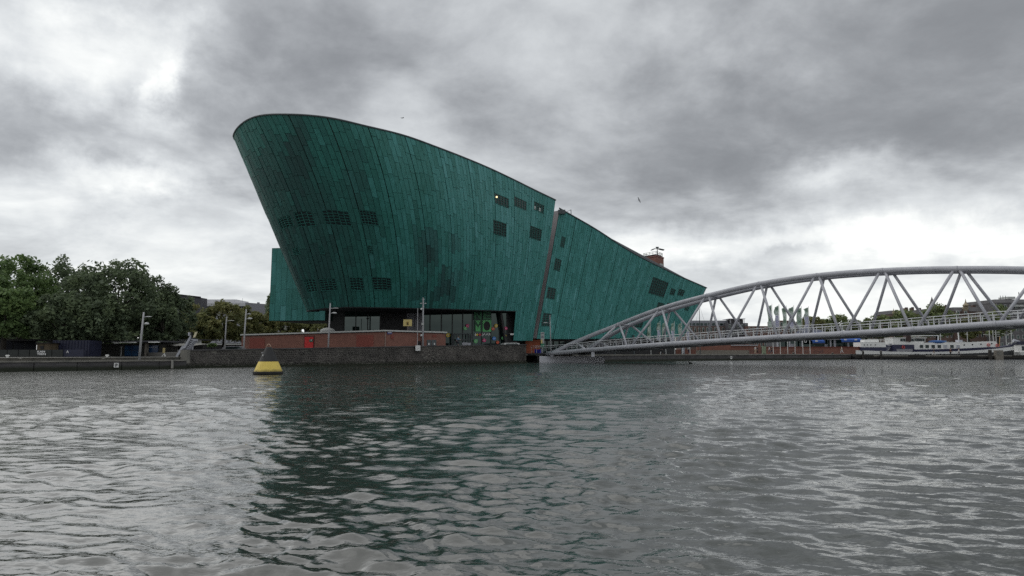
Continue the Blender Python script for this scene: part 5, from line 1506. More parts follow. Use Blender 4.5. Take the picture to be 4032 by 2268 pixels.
MB().add([at(926, 1179, 208.8), at(952, 1192.5, 208.8), at(926, 1192.5, 208.8), at(926, 1179, 218), at(952, 1192.5, 218), at(926, 1192.5, 218)], [(0, 2, 1), (3, 4, 5), (0, 1, 4, 3), (0, 3, 5, 2)]).build('roof_wedge', mat('white cladding', (.58, .58, .60), .6), t)
for k in range(13): pbox('window', 792 + k * 13.4, 1206, 801 + k * 13.4, 1222, 205.9, .15, M_GLASS, t)
for k in range(5): pbox('pillar', 808 + k * 31, 1205, 813 + k * 31, 1235, 205.2, .5, mat('white cladding', (.58, .58, .60), .6), t)
pbox('antenna', 954, 1174, 955, 1192, 209, .15, M_LGREY, t)
t = thing('grey_block', 'plain mid grey block between the white building and the copper box', 'building', (X_(1020, 198), 198, 1.2))
a, c = at(966, 1191, 198), at(1120, 1203, 198)
MB().hexa([(a.x, 198, 1.1), (c.x, 198, 1.1), (c.x, 215, 1.1), (a.x, 215, 1.1), (a.x, 198, a.z), (c.x, 198, c.z), (c.x, 215, c.z), (a.x, 215, a.z)]).build('body', M_GREYP, t)
MB().box(a.x, 197.8, a.z - .05, c.x, 198.4, a.z + .15).build('parapet', M_DGREY, t) if False else None
pbox('vent', 1012, 1190, 1018, 1196, 199, 1, M_GREYP, t)

# ================================================================== RIGHT SHORE
t = thing('terrace_wall', 'low red brick terrace wall with beige concrete plinth behind the right quay, left part', 'wall', (X_(2860, 176), 176, RZ_))
pbox('brick', 2745, 1357, 2995, 1384, 176, .6, M_BRICKR, t, RZ_); pbox('plinth', 2740, 1379, 2950, 1394, 174.5, 1.4, M_BEIGE, t, RZ_ - .02); pbox('coping', 2880, 1358, 2985, 1361, 175.6, 1.0, M_LGREY, t)
pbox('recess', 2650, 1376, 2740, 1394, 170, .6, M_BRICKR, t, RZ_ - .02)
t = thing('terrace_wall', 'low red brick terrace wall below the glazed cafe and blue awnings', 'wall', (X_(3200, 178), 180, RZ_))
pbox('brick', 3010, 1367, 3395, 1394, 182, .6, M_BRICKR, t, RZ_ - .02); pbox('coping', 3010, 1365.5, 3395, 1367.5, 181.8, 1.0, M_BRICKP, t)
t = thing('cafe_pavilion', 'glazed waterside cafe with dark fascia and white columns behind the brick terrace wall', 'cafe', (X_(3200, 196), 196, RZ_))
pbox('glazing', 3060, 1330, 3400, 1394, 197, .3, M_GLASS, t, RZ_); pbox('fascia', 3050, 1316, 3290, 1336, 195.5, 3, mat('dark blue grey fascia', (.035, .045, .075), .6), t); pbox('white_beam', 3245, 1333, 3320, 1337.5, 195, .4, M_LGREY, t)
pbox('core', 3060, 1336, 3400, 1394, 199, 8, M_DGREY, t, RZ_)
for px in (3062, 3108, 3158, 3270, 3285, 3340, 3378, 3392): pbox('column', px, 1336, px + (6 if px == 3285 else 3), 1394, 195.6, .3, M_LGREY, t, RZ_)
pbox('window_panel', 3247, 1355, 3259, 1367, 196.8, .1, M_LGREY, t); pbox('window_panel', 3112, 1354, 3126, 1366, 196.8, .1, M_LGREY, t)
for px, s_ in ((3092, 'B'), (3172, 'C')): lettering(s_, M_LETTER, at(px, 1317 if px < 3100 else 1345, 194.8), 9 / F * 195, 10 / F * 195, t, bold=.04, roll=R(-90) if px > 3100 else 0)
def awning(label, px0, px1, py0, py1, Y):
    t = thing('awning', label, 'awning', (X_((px0 + px1) / 2, Y), Y, Z_(py1, Y)), 'bright blue cafe awnings')
    a, c = at(px0, py1, Y), at(px1, py0, Y); z1, z0 = c.z, a.z; zm = z0 + (z1 - z0) * .4
    MB().hexa([(a.x, Y, zm), (c.x, Y, zm), (c.x, Y + 1.6, z1 - .1), (a.x, Y + 1.6, z1 - .1), (a.x, Y, zm + .06), (c.x, Y, zm + .06), (c.x, Y + 1.6, z1), (a.x, Y + 1.6, z1)]).build('cloth', M_BLUE, t)
    MB().box(a.x, Y - .03, z0, c.x, Y, zm + .05).build('valance', M_BLUE, t); MB().box(a.x, Y - .01, z0 - .25, c.x, Y + .01, z0).build('fringe', M_NAVY, t)
    m = (a.x + c.x) / 2; MB().ball((m - .6, Y - .03, zm + .1), .28, 8, 5, (1.4, .1, .6)).build('emblem', M_LETTER, t)
awning('bright blue awning under the bridge, left one over the cafe glazing', 3200, 3248, 1336, 1350, 193)
awning('bright blue awning under the bridge, middle one beside the ship stern', 3313, 3362, 1329, 1346, 193)
awning('bright blue awning under the bridge, right one nearest the ship stern', 3363, 3394, 1329, 1346, 193)
t = thing('party_tent', 'slate blue peaked tent roof behind the bridge railing', 'tent', (X_(3180, 205), 205, 2))
P = [at(3128, 1318, 204), at(3260, 1312, 204), at(3260, 1312, 212), at(3128, 1318, 212)]; r1, r2 = at(3150, 1292, 208), at(3222, 1296, 208)
MB().add(P + [r1, r2], [(0, 1, 5, 4), (1, 2, 5), (2, 3, 4, 5), (3, 0, 4)]).build('roof', M_TENT, t); MB().prism([(p.x, p.y) for p in P], RZ_, [p.z for p in P]).build('side_wall', M_TENT, t)
pbox('blue_edge', 3205, 1307, 3256, 1311, 203.8, .1, M_BLUE, t)
def house(name, label, px0, px1, pyt, Y, dep, m, floors, cols, pyb=1372, wm=None, roof=None, wfrac=(.5, .6), roofm=None, slope=0.0):
    t = thing(name, label, 'building', (X_((px0 + px1) / 2, Y), Y, 1.2))
    a, c = at(px0, pyb, Y), at(px1, pyt, Y); zt = c.z
    MB().box(a.x, Y, 1.1, c.x, Y + dep, zt).build('wall', m, t)
    if roof:
        zr = Z_(pyt - roof, Y); i = min(dep, (zr - zt) * .8)
        MB().hexa([(a.x - .2, Y - .3, zt), (c.x + .2, Y - .3, zt), (c.x + .2, Y + dep + .3, zt), (a.x - .2, Y + dep + .3, zt), (a.x, Y + i, zr), (c.x, Y + i, zr), (c.x, Y + dep - i, zr), (a.x, Y + dep - i, zr)]).build('roof', roofm or M_ROOFS, t)
    zb = a.z; fh = (zt - zb) / floors; cw = (c.x - a.x) / cols
    for f in range(floors):
        for k in range(cols):
            x0 = a.x + cw * (k + .5 - wfrac[0] / 2); z0 = zb + fh * (f + .5 - wfrac[1] / 2)
            fr = MB().box(x0, Y - .08, z0, x0 + cw * wfrac[0], Y - .005, z0 + fh * wfrac[1]).build('window', wm or M_OFFWHITE, t)
            MB().box(x0 + .12, Y - .12, z0 + .12, x0 + cw * wfrac[0] - .12, Y - .085, z0 + fh * wfrac[1] - .12).build('pane', M_GLASS, fr)
    return t
t = house('apartment_building', 'long apartment building with grey top storeys behind the left bridge bays', 2700, 2870, 1284, 300, 18, M_BROWNB, 3, 11)
for nm, x0, y0, x1, y1, m in (('attic', 2705, 1262, 2868, 1284, M_LGREY),): pbox(nm, x0, y0, x1, y1, 302, 12, mat('grey attic', (.26, .27, .30), .7, var=.1), t)
for k in range(10): pbox('attic_window', 2712 + k * 15.5, 1272, 2722 + k * 15.5, 1281, 301.85, .15, M_GLASS, t)
t = house('apartment_building', 'dark brown apartment block with a roof deck, beyond the second bridge bay', 2868, 2945, 1272, 296, 20, M_DGREY, 4, 5)
pbox('roof_canopy', 2872, 1254, 2935, 1256, 297, 10, M_LGREY, t); pbox('penthouse', 2880, 1258, 2926, 1272, 299, 8, M_ROOFS, t)
for k in range(4): pbox('canopy_post', 2876 + k * 18, 1256, 2877 + k * 18, 1272, 297.5, .3, M_LGREY, t)
house('brick_house', 'reddish brown brick row behind the first banner flags', 2945, 3095, 1284, 292, 16, mat('red brown brick far', (.13, .07, .055), .85, var=.2), 3, 10)
house('brick_house', 'dark brick block just right of the banner flags', 3072, 3120, 1262, 300, 14, M_BROWNB, 4, 3)
house('brick_house', 'low brown gabled house between flags and yellow green tree', 3118, 3150, 1278, 300, 14, M_BROWNB, 3, 2, roof=8)
# brick terrace
def terrace(label, px0, px1, pyt, Y, floors, cols, roof, chim, name='terrace_house'):
    t = house(name, label, px0, px1, pyt, Y, 16, M_BROWNB, floors, cols, roof=roof, wfrac=(.42, .55))
    for cx_, w, py0 in chim:
        c = pbox('chimney', cx_ - w / 2, py0, cx_ + w / 2, pyt - 2, Y + 3, 1.6, M_BROWNB, t)
        for q in range(3): pbox('chimney_pot', cx_ - w / 2 + q * w / 3 + .4, py0 - 3, cx_ - w / 2 + (q + 1) * w / 3 - .6, py0, Y + 3.4, .5, M_ROOFS, c)
    return t
t = terrace('old brown brick terrace with slate roof, left section with pointed corner', 3518, 3655, 1236, 320, 4, 9, 14, [(3570, 11, 1213), (3594, 10, 1212), (3622, 11, 1215)])
pbox('corner_gable', 3516, 1228, 3540, 1238, 319.5, 2, M_STONEC, t)
c = at(3519, 1230, 319); MB().lathe([(.5, 0), (.3, .6), (.05, 1.6), (.02, 2.0)], 8, c).build('finial', M_STONEC, t)
t = terrace('old brown brick terrace, middle section with a small spire', 3656, 3768, 1232, 318, 4, 7, 16, [(3729, 14, 1203)])
c = at(3672, 1232, 317.5); MB().lathe([(2.2, 0), (2.2, 2.5), (1.6, 3.0), (.5, 5.5), (.05, 7.0)], 8, c).build('turret', M_ROOFS, t)
t = terrace('old brown brick terrace, right section with an ornate stone gable', 3769, 3945, 1226, 316, 4, 10, 17, [(3837, 10, 1202)])
pbox('gable', 3790, 1222, 3816, 1262, 315.6, .5, M_BROWNB, t); pbox('gable', 3795, 1206, 3811, 1222, 315.5, .6, M_STONEC, t); pbox('gable_ledge', 3791, 1213, 3815, 1216, 315.3, .7, M_STONEC, t)
MB().lathe([(1.1, 0), (1.3, .5), (.6, 1.2), (.25, 2.0), (.05, 3.2)], 8, at(3803, 1206, 315.6)).build('finial', M_STONEC, t)
for px in (3773, 3803):
    f = pbox('dormer', px - 5, 1224, px + 5, 1238, 315.2, 2.5, M_OFFWHITE, t); pbox('pane', px - 3.6, 1226, px + 3.6, 1237, 315.1, .12, M_GLASS, f)
pbox('stone_bay', 3852, 1226, 3882, 1300, 315.4, .8, mat('pale brick bay', (.24, .21, .18), .8, var=.2), t)
for q in range(3): pbox('bay_window', 3860, 1236 + q * 20, 3874, 1249 + q * 20, 315.2, .25, M_GLASS, t)
t = house('tall_block', 'tall dark mansion block with balconies at the far right edge', 3936, 4075, 1192, 308, 22, M_ROOFS, 6, 7, roof=14, wfrac=(.45, .5))
for q in range(3): pbox('balcony', 3990, 1202 + q * 26, 4060, 1207 + q * 26, 306.8, 1.2, M_OFFWHITE, t)
pbox('roof_hut', 3968, 1168, 3998, 1177, 312, 6, M_OFFWHITE, t)
for q in range(3): pbox('roof_flag_pole', 3939 + q * 10, 1164, 3939.7 + q * 10, 1180, 312, .1, M_TRIM, t)
pbox('roof_antenna', 4012, 1150, 4012.8, 1178, 312, .1, M_TRIM, t)
house('apartment_building', 'plain brick building seen low beneath the bridge, right of centre', 3400, 3530, 1292, 330, 14, M_BROWNB, 3, 8)

# ================================================================== SHIP, JETTY
JY = R3.y - 2.2
t = thing('jetty', 'dark timber jetty with mooring posts in front of the moored ship', 'jetty', (R3.x + 30, JY, 0))
JZ = Z_(1398.5, JY)
MB().box(R3.x + .6, JY + .35, -.6, 190, JY + 4.2, JZ - .25).build('underframe', M_BLACK, t)
n = 26
for i in range(n):
    x0 = R3.x + .6 + i * 4; MB().box(x0 + .03, JY, JZ - .35 - .25, x0 + 3.97, JY + .35, JZ - .28).build('fender_beam', M_TIMBER, t)
    MB().box(x0 + .03, JY - .05, JZ - .26, x0 + 3.97, JY + 4.4, JZ).build('deck_plank', M_CONC if i % 3 else M_TIMBER, t)
def mpost(px, pyt, wpx, label):
    p = at(px, 1388, JY - .4); w = wpx / F * JY / 2
    t = thing('mooring_post', label, 'mooring post', (p.x, p.y, 0), 'timber mooring posts along the jetty')
    MB().tube([(p.x, p.y, -1), (p.x, p.y, Z_(pyt, p.y))], [w * 1.1, w], 10).build('post', M_TIMBER, t); MB().lathe([(w * 1.05, 0), (w * .9, .12), (.02, .16)], 10, (p.x, p.y, Z_(pyt, p.y))).build('cap', M_CONC, t)
mpost(3124, 1390, 9, 'thick mooring post at the quay edge below the banner flags'); mpost(3278, 1391, 8, 'thick mooring post at the quay edge below the blue awnings')
mpost(3398, 1383, 7, 'mooring post in front of the ship stern'); mpost(3469, 1383, 7, 'mooring post in front of the ship midships stairs'); mpost(3898, 1379, 13, 'thick pale topped mooring post near the ship bow')
t = thing('fender_block', 'square weathered concrete fender block at the ship bow', 'fender', at(3936, 1400, JY - .6)); pbox('block', 3922, 1379, 3950, 1403, JY - .7, .8, M_BEIGE, t, 0); pbox('face', 3927, 1384, 3945, 1398, JY - .76, .08, M_CONC, t)

SY = 181.0
ship = thing('passenger_ship', 'long white and navy blue passenger ship with seven square windows moored under the bridge', 'ship', (X_(3376, SY), SY, 0))
def sx(px): return X_(px, SY)
def szz(py): return Z_(py, SY)
M_SNAVY = mat('ship navy', (.016, .018, .055), .45); M_SWHITE = mat('ship white', (.80, .80, .78), .45, var=.06, vscale=.7); M_SBLACK = mat('ship black bottom', (.02, .022, .025), .5)
def hull_band(name, prof, m, out=0.0, y0=2.3):
    """band of the ship side between two lines: prof = [(px, py_bottom, py_top)], beam narrows to the bow"""
    vs = []; k = len(prof)
    for px, pb, pt in prof:
        f = max(0, (px - 3880) / (4017 - 3880)); g = max(0, (3400 - px) / 24)
        y = y0 * (1 - f ** 1.8) * (1 - .35 * min(1, g)) + out
        for s in (-1, 1):
            vs += [(sx(px), SY + 2.3 + s * y, szz(pb)), (sx(px), SY + 2.3 + s * y * 1.03, szz(pt))]
    fs = []
    for i in range(k - 1):
        a, b = 4 * i, 4 * i + 4
        fs += [(a, b, b + 1, a + 1), (a + 2, a + 3, b + 3, b + 2), (a + 1, b + 1, b + 3, a + 3), (a, a + 2, b + 2, b)]
    fs += [(0, 1, 3, 2), (4 * k - 4, 4 * k - 2, 4 * k - 1, 4 * k - 3)]
    return MB().add(vs, fs).build(name, m, ship)
sheer = [3376, 3420, 3500, 3600, 3700, 3800, 3860, 3900, 3940, 3970, 3995, 4017]
def ev(tab, px):
    return float(np.interp(px, [a for a, _ in tab], [b for _, b in tab]))
wb = [(3376, 1394.5), (3600, 1395.5), (3760, 1394), (3850, 1390), (3940, 1386), (4017, 1378)]      # bottom of white band
wt = [(3376, 1379), (3500, 1384), (3600, 1385.5), (3740, 1385), (3850, 1379), (3940, 1371.5), (4017, 1364)]
nt = [(3376, 1378.5), (3500, 1383), (3600, 1376), (3740, 1374.5), (3830, 1370), (3900, 1366.5), (3940, 1368), (3985, 1361), (4017, 1354.5)]
hull_band('hull', [(p, 1416, ev(wb, p)) for p in sheer], M_SBLACK)
hull_band('white_strake', [(p, ev(wb, p) - .05, ev(wt, p)) for p in sheer], M_SWHITE, .05)
hull_band('navy_strake', [(p, ev(wt, p) - .05, ev(nt, p)) for p in sheer if p >= 3600], M_SNAVY, .02)
def sbox(name, px0, py0, px1, py1, m, y0=.4, y1=4.2, parent=None):
    a, c = at(px0, py1, SY), at(px1, py0, SY); return MB().box(a.x, SY + y0, a.z, c.x, SY + y1, c.z).build(name, m, parent or ship)
# stern house
sh = sbox('stern_house', 3392, 1348, 3490, 1367, M_SWHITE, .3, 4.3); sbox('stern_navy', 3392, 1367, 3490, 1382, M_SNAVY, .22, 4.38)
def port(px, py, parent, r=2.2, y=.28):
    c = at(px, py, SY); MB().tube([(c.x, SY + y + .05, c.z), (c.x, SY + y - .05, c.z)], r / F * SY, 12).build('porthole', M_BLACK, parent)
for px in (3406, 3418, 3431, 3449): port(px, 1358, sh)
mid = sbox('mid_house', 3521, 1357, 3602, 1385, M_SNAVY, .25, 4.35)
wh = sbox('wheelhouse', 3520, 1331, 3602, 1357, M_SWHITE, .3, 4.3); sbox('wheelhouse_front', 3602, 1344, 3642, 1352, M_SWHITE, .5, 4.1)
sbox('wheelhouse_cabin', 3550, 1333, 3650, 1345, M_SWHITE, .7, 3.9); sbox('wheelhouse_roof', 3516, 1329, 3652, 1331.5, M_SWHITE, .2, 4.4)
for px0, px1 in ((3548, 3556), (3559, 3567), (3582, 3590), (3592, 3600), (3603, 3611), (3614, 3620), (3622, 3627), (3629, 3636), (3639, 3646)):
    sbox('cabin_window', px0, 1333, px1, 1344, M_WINDARK, .2 if px1 < 3602 else .6, .75, wh)
funnel = sbox('funnel', 3570, 1310, 3586, 1345, mat('dark red brown funnel', (.05, .028, .026), .7), .0, 1.6)
# long deckhouse
dh = MB(); tp = [(3602, 1350), (3700, 1348), (3860, 1347), (3926, 1344), (3932, 1352)]; bt = [(3602, 1376), (3740, 1375), (3830, 1370.5), (3926, 1367), (3932, 1367)]
vs = []
for (p, yt), (_, yb) in zip(tp, bt):
    for yy in (.35, 4.2): vs += [(sx(p), SY + yy, szz(yb)), (sx(p), SY + yy, szz(yt))]
k = len(tp); fs = []
for i in range(k - 1):
    a, b = 4 * i, 4 * i + 4; fs += [(a, b, b + 1, a + 1), (a + 2, a + 3, b + 3, b + 2), (a + 1, b + 1, b + 3, a + 3)]
fs += [(0, 1, 3, 2), (4 * k - 4, 4 * k - 2, 4 * k - 1, 4 * k - 3)]
dho = dh.add(vs, fs).build('deckhouse', M_SWHITE, ship)
for i, px in enumerate((3631, 3653, 3677, 3701, 3725, 3751, 3775)):
    f = sbox('window', px - 7.5, 1357, px + 7.5, 1371, M_SWHITE, .28, .36, dho)
    a, c = at(px - 6.3, 1370, SY), at(px + 6.3, 1358, SY); MB().box(a.x, SY + .24, a.z, c.x, SY + .275, c.z).build('window_pane', (M_LGREY if i in (4, 6) else M_WINDARK), dho)
for px in (3800, 3832, 3866, 3908): port(px, 1358 - (px - 3800) * .045, dho, 2.6, .3)
def liferingo(px, py):
    c = at(px, py, SY + .15); pts = [(c.x + .3 * math.cos(t_), c.y, c.z + .3 * math.sin(t_)) for t_ in np.linspace(0, 6.2832, 13)]
    MB().tube(pts, .09, 6).build('life_ring', mat('red life ring', (.55, .08, .07), .6), ship)
for px, py in ((3557, 1367), (3893, 1358), (3927, 1360)): liferingo(px, py)
sbox('side_grille', 3532, 1374, 3595, 1384, M_GREYP, .15, .24)
for px in (3605, 3615, 3648, 3664, 3702, 3716): sbox('scupper', px - 3, 1393, px + 3, 1395, M_BLACK, -.1, .2)
def stub(name, pts, r, m=M_WHITE): MB().tube([at(x, y, SY + 2) for x, y in pts], r, 6).build(name, m, ship)
stub('handrail', [(3415, 1336), (3520, 1336)], .05); stub('handrail', [(3415, 1342), (3520, 1342)], .04)
for px in range(3416, 3521, 13): stub('rail_post', [(px, 1348), (px, 1336)], .045)
sbox('deck_box', 3414, 1337, 3470, 1347, M_SWHITE, 1.2, 3.4)
for q in range(5): sbox('stair_step', 3496 + q * 5, 1380 - q * 7, 3504 + q * 5, 1382 - q * 7, M_LGREY, 1, 2.2)
stub('stair_rail', [(3494, 1384), (3519, 1348)], .06)
stub('awning_frame', [(3585, 1323), (3694, 1321)], .09); stub('awning_frame', [(3694, 1321), (3694, 1349)], .12); stub('mast', [(3772, 1308), (3776, 1347)], .12); stub('mast', [(3687, 1322), (3710, 1323)], .05)
MB().ball(at(3690, 1347, SY + 1), 1.5, 14, 7, (1.5, .6, .32)).build('tarpaulin_boat', mat('blue tarpaulin', (.03, .10, .28), .7), ship, smooth=True)
sbox('blue_box', 3703, 1341, 3736, 1349, mat('pale blue deck box', (.20, .32, .50), .7), 1, 3); sbox('deck_locker', 3786, 1338, 3800, 1347, M_LGREY, 1, 2.5)
MB().tube([at(3990, 1341, SY + 2), at(4014, 1349, SY + 2)], .42, 10).build('winch_cover', M_LGREY, ship)
stub('bow_rail', [(3965, 1362), (3972, 1352), (3986, 1349), (4015, 1350)], .05)
stub('bow_derrick', [(3935, 1366), (3937, 1325)], .09, mat('varnished spar', (.42, .26, .12), .5))
t = thing('motor_boat', 'white cabin boat with a blue stripe cut off by the right edge of the photo', 'boat', (X_(4040, SY), SY, 0))
a, c = at(4020, 1398, SY), at(4120, 1386, SY)
MB().hexa([(a.x + .6, SY + .6, .1), (c.x, SY + .6, .1), (c.x, SY + 3.6, .1), (a.x + .6, SY + 3.6, .1), (a.x, SY + .2, c.z), (c.x, SY + .2, c.z), (c.x, SY + 4, c.z), (a.x, SY + 4, c.z)]).build('hull', M_SWHITE, t)
pbox('cabin', 4022, 1358, 4110, 1386, SY + .7, 2.6, M_SWHITE, t); pbox('blue_stripe', 4018, 1344, 4112, 1357, SY + .5, 3, M_NAVY, t); pbox('cabin_window', 4025, 1363, 4034, 1380, SY + .62, .1, M_WINDARK, t)

# far lamp posts on the right quay
def vlamp(label, px, pyt, pyb, Y, arms, name='quay_lamp'):
    b = at(px, 1388, Y); t = thing(name, label, 'lamp post', (b.x, Y, RZ_), 'pale lamp posts and poles behind the ship')
    MB().tube([(b.x, Y, RZ_), (b.x, Y, Z_(pyt, Y))], .09, 6).build('pole', M_OFFWHITE, t)
    for pts in arms: MB().tube([at(x, y, Y) for x, y in pts], .07, 5).build('arm', M_OFFWHITE, t)
vlamp('white lamp post with two curved arms spread like a Y behind the ship bow', 3965, 1320, 1390, 192, [[(3965, 1320), (3955, 1315), (3944, 1314)], [(3965, 1320), (3975, 1314), (3987, 1312)]])
vlamp('tall white pole next to the Y shaped lamp, behind the ship bow', 3986, 1300, 1390, 194, [])
vlamp('white pole with cross bars left of the Y shaped lamp', 3914, 1300, 1390, 194, [[(3914, 1308), (3936, 1308)], [(3914, 1316), (3936, 1316)], [(3925, 1324), (3936, 1324)]])
vlamp('white pole with a long lamp arm above the portholes', 3900, 1300, 1390, 196, [[(3900, 1320), (3872, 1317)]])
vlamp('white pole left of the long lamp arm, behind the ship deckhouse', 3812, 1305, 1390, 194, [[(3812, 1318), (3800, 1316)]])
vlamp('thin white pole behind the middle of the ship deckhouse', 3778, 1305, 1390, 196, [])
vlamp('thin white pole rising behind the wheelhouse frame', 3706, 1308, 1390, 196, [])
# street lamps low behind the railing
for px, py, lab in ((3270, 1297, 'small street lamp seen through the railing, first of the pair by the yellow green tree'), (3385, 1290, 'small street lamp seen through the railing left of the brick terrace'), (3925, 1266, 'small street lamp seen through the railing by the tall dark block')):
    vlamp(lab, px, py, 1390, 215, [[(px, py + 1), (px - 10, py), (px + 10, py)]])

# ================================================================== PEOPLE
def skin_mesh(name, verts, edges, radii, m, parent, sub=1, root=0):
    me = bpy.data.meshes.new(name); me.from_pydata(verts, edges, [])
    o = bpy.data.objects.new(name, me); COL.objects.link(o)
    md = o.modifiers.new('skin', 'SKIN'); md.use_smooth_shade = True
    for i, v in enumerate(me.skin_vertices[0].data if me.skin_vertices else []): pass
    if not me.skin_vertices:
        bm = bmesh.new(); bm.from_mesh(me); bm.verts.layers.skin.verify(); bm.to_mesh(me); bm.free()
    sv = me.skin_vertices[0].data
    for i, r in enumerate(radii):
        sv[i].radius = (r, r) if not isinstance(r, tuple) else r; sv[i].use_root = (i == root)
    sb = o.modifiers.new('sub', 'SUBSURF'); sb.levels = sub; sb.render_levels = sub
    bpy.context.view_layer.update()
    m2 = bpy.data.meshes.new_from_object(o.evaluated_get(bpy.context.evaluated_depsgraph_get()))
    bpy.data.objects.remove(o)
    m2.materials.clear(); m2.materials.append(m)
    r = bpy.data.objects.new(name, m2); return link(r, parent)
def person(label, px, pyf, Y, pose, shirt, legs, facing, hair=(.03, .022, .016), h=1.74, z0=None, cat='person', group=None):
    b = at(px, 1388, Y); z = Z_(pyf, Y) if z0 is None else z0
    t = thing('person', label, 'person', (b.x, Y, z), group, rz=facing)
    s = h / 1.74
    st = {'walk': .26, 'stand': .05, 'cycle': 0}[pose]
    pel = Vector((0, 0, .93)); che = Vector((0, .02, 1.28)); nek = Vector((0, .03, 1.46)); hed = Vector((0, .06, 1.63))
    if pose == 'cycle':
        pel = Vector((0, -.05, .98)); che = Vector((0, .14, 1.28)); nek = Vector((0, .22, 1.42)); hed = Vector((0, .28, 1.58))
    V, E, Rd = [], [], []
    def add(p, r, par=None):
        V.append(tuple(Vector(p) * s)); Rd.append(r * s if not isinstance(r, tuple) else (r[0] * s, r[1] * s))
        if par is not None: E.append((par, len(V) - 1))
        return len(V) - 1
    ip = add(pel, (.13, .10)); iw = add(pel.lerp(che, .45), (.125, .095), ip); ic = add(che, (.15, .105), iw); inn = add(nek, .055, ic); ih0 = add(hed + Vector((0, 0, -.06)), .075, inn); ih = add(hed + Vector((0, .005, .03)), .095, ih0); add(hed + Vector((0, -.01, .11)), .06, ih)
    parts = {}
    for sd in (-1, 1):
        f = st * sd
        hip = pel + Vector((sd * .09, 0, -.06))
        if pose == 'cycle':
            knee = Vector((sd * .11, .36 if sd > 0 else .22, .78 if sd > 0 else .55)); ank = Vector((sd * .11, .18 if sd > 0 else .12, .42 if sd > 0 else .16))
        else:
            knee = Vector((sd * .09, f * .6 + .05, .50)); ank = Vector((sd * .09, f - (.12 if f < 0 else 0), .09 + (.06 if f < -.1 else 0)))
        toe = ank + Vector((0, .17, -.05))
        a = add(hip, .088, ip); k = add(knee, .062, a); n = add(ank, .043, k); add(toe, .032, n)
        sho = che + Vector((sd * .17, 0, .10))
        if pose == 'cycle': elb = sho + Vector((sd * .05, .22, -.20)); wri = elb + Vector((-sd * .02, .20, -.04))
        else: elb = sho + Vector((sd * .05, -f * .4 - .02, -.28)); wri = elb + Vector((0, -f * .35 + .08, -.24))
        a2 = add(sho, .055, ic); e2 = add(elb, .042, a2); w2 = add(wri, .032, e2); add(wri + Vector((0, .04, -.09)), .034, w2)
        parts[sd] = (hip, knee, ank, sho, elb, wri)
    body = skin_mesh('body', V, E, Rd, M_SKIN, t)
    # shirt
    V, E, Rd = [], [], []
    i0 = add(pel + Vector((0, 0, .0)), (.150, .118)); i1 = add(pel.lerp(che, .5), (.150, .115), i0); i2 = add(che, (.172, .125), i1); add(nek + Vector((0, -.01, -.05)), .075, i2)
    for sd in (-1, 1):
        _, _, _, sho, elb, wri = parts[sd]; a = add(sho, .072, i2); e = add(elb, .056, a); add(elb.lerp(wri, .85), .044, e)
    skin_mesh('shirt', V, E, Rd, mat('cloth %.2f %.2f %.2f' % shirt, shirt, .85, var=.12), t)
    V, E, Rd = [], [], []
    i0 = add(pel + Vector((0, 0, .04)), (.145, .115))
    for sd in (-1, 1):
        hip, knee, ank, *_ = parts[sd]; a = add(hip, .105, i0); k = add(knee, .078, a); add(knee.lerp(ank, .88), .062, k)
    skin_mesh('trousers', V, E, Rd, mat('cloth %.2f %.2f %.2f' % legs, legs, .85, var=.12), t)
    hm = MB().ball(Vector((0, hed.y - .02, hed.z + .07)) * s + Vector((b.x, Y, z)), .112 * s, 10, 6, (1, 1.05, .9))
    hm.build('hair', mat('hair %.2f %.2f' % hair[:2], hair, .7), t, smooth=True)
    return t
WHT, BLK, GRY, NVY, BEI = (.62, .62, .62), (.02, .02, .022), (.16, .16, .17), (.03, .035, .07), (.45, .38, .28)
PG = 'people walking on the right quay'
person('person in dark clothes walking on the quay under the left part of the bridge', 2603, 1393.5, 144, 'walk', BLK, BLK, R(-90), group=PG)
person('person in a white shirt and dark trousers standing under the bridge, left', 2712, 1394, 152, 'stand', WHT, NVY, R(160), group=PG)
person('person in pale trousers and white top beside the bicycles', 2974, 1393.5, 161, 'stand', WHT, BEI, R(-70), group=PG)
person('person in black standing close beside the person in pale trousers', 2983, 1393.5, 162, 'stand', BLK, BLK, R(100), group=PG)
person('person in a white shirt and grey trousers near the first flag pole', 3030, 1393.5, 164, 'walk', WHT, GRY, R(80), group=PG)
person('person in dark jacket right of the white shirted walker', 3039, 1393.5, 166, 'walk', BLK, NVY, R(90), group=PG)
person('person in light beige clothing walking below the blue awnings', 3315, 1393, 170, 'walk', (.55, .50, .42), WHT, R(70), group=PG)
person('person with a dark top and pale shorts walking in front of the ship windows', 3677, 1401, JY + 1.6, 'walk', BLK, (.5, .48, .45), R(-80), group=PG)
person('person in a dark brown coat standing in front of the ship', 3743, 1401, JY + 1.4, 'stand', (.06, .03, .03), BLK, R(170), h=1.82, group=PG)
person('person in a pale grey jacket walking in front of the ship', 3776, 1401, JY + 1.6, 'walk', (.52, .52, .52), GRY, R(80), group=PG)
person('cyclist in a light blue jacket riding past the entrance portal', 1798, 1362, 110, 'cycle', (.22, .34, .48), (.03, .035, .06), R(-90), z0=gz(at(1798, 1362, 110)) + .05)
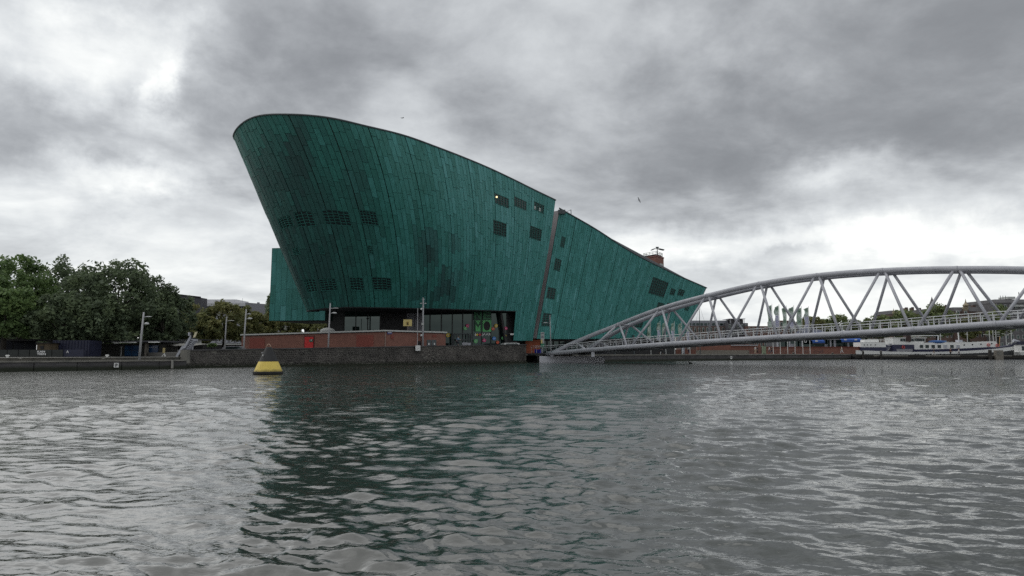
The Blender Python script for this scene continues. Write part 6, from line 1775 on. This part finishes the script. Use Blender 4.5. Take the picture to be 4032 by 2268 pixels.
def bicycle(label, px, Y, z, rz, m, group=None):
    b = at(px, 1388, Y); t = thing('bicycle', label, 'bicycle', (b.x, Y, z), group); ca, sa = math.cos(rz), math.sin(rz)
    def P(x, h): return Vector((b.x + x * ca, Y + x * sa, z + h))
    for x in (-.53, .53): MB().tube([P(x + .33 * math.cos(a), .35 + .33 * math.sin(a)) for a in np.linspace(0, 6.2832, 17)], .022, 5).build('wheel', M_BLACK, t)
    f = MB()
    for a, c in (((-.53, .35), (-.08, .32)), ((-.53, .35), (-.2, .78)), ((-.08, .32), (-.2, .82)), ((-.08, .32), (.36, .75)), ((-.18, .7), (.34, .85)), ((.34, .9), (.53, .35))): f.tube([P(*a), P(*c)], .02, 5)
    f.build('frame', m, t)
    MB().tube([P(-.32, .93), P(-.12, .93)], [.07, .03], 6).build('saddle', M_BLACK, t); MB().tube([P(.34, .9), P(.33, 1.04), P(.2, 1.06)], .02, 5).build('handlebar', M_BLACK, t)
    return t
bicycle('bicycle ridden by the cyclist in front of the entrance', 1798, 109.95, gz(at(1798, 1362, 110)) + .02, R(8), M_TRIM)
for i, (px, lab) in enumerate(((2962, 'bicycle parked at the left of the quay rack near the beige wall'), (3000, 'bicycle parked right of the person in black'), (3052, 'bicycle parked at the foot of the leftmost flag pole'), (3088, 'bicycle parked between second and third flag poles'),
                              (3118, 'bicycle leaning by the thick mooring post'), (3147, 'bicycle parked between fourth and fifth flag poles'), (3176, 'bicycle parked between the last two flag poles'), (3212, 'bicycle parked right of the last flag pole'), (3235, 'bicycle parked under the left blue awning'))):
    bicycle(lab, px, 171 + (i % 3) * 1.5, RZ_, R((i * 37) % 60 - 30), [M_TRIM, M_BLACK, M_NAVY][i % 3], 'bicycles parked on the right quay')
for px, Y, lab in ((3010, 166, 'pale green electricity cabinet beside the parked bicycles'), (2690, 150, 'grey cabinet under the left part of the bridge')):
    t = thing('utility_cabinet', lab, 'cabinet', (X_(px, Y), Y, RZ_)); pbox('body', px - 6, 1362, px + 6, 1394, Y, .6, mat('cabinet pale green', (.22, .27, .18), .7) if px > 3000 else M_GREYP, t, RZ_); pbox('door', px - 4.5, 1366, px + 4.5, 1390, Y - .03, .04, mat('cabinet door', (.26, .31, .21), .7) if px > 3000 else M_LGREY, t); pbox('top', px - 6.5, 1360.5, px + 6.5, 1362, Y - .05, .7, M_DGREY, t)
# lit lamp seen behind a window of the hull
u_, v_ = look_h(1955, 776); p = hull(u_, v_) + snormal(hull, u_, v_) * .06
me_ = bpy.data.materials.new('lit lamp glow'); me_.use_nodes = True; pb = me_.node_tree.nodes['Principled BSDF']; pb.inputs['Emission Color'].default_value = (1, .75, .35, 1); pb.inputs['Emission Strength'].default_value = 1.6
MB().ball(p, .14, 10, 6).build('lit_lamp', me_, museum)
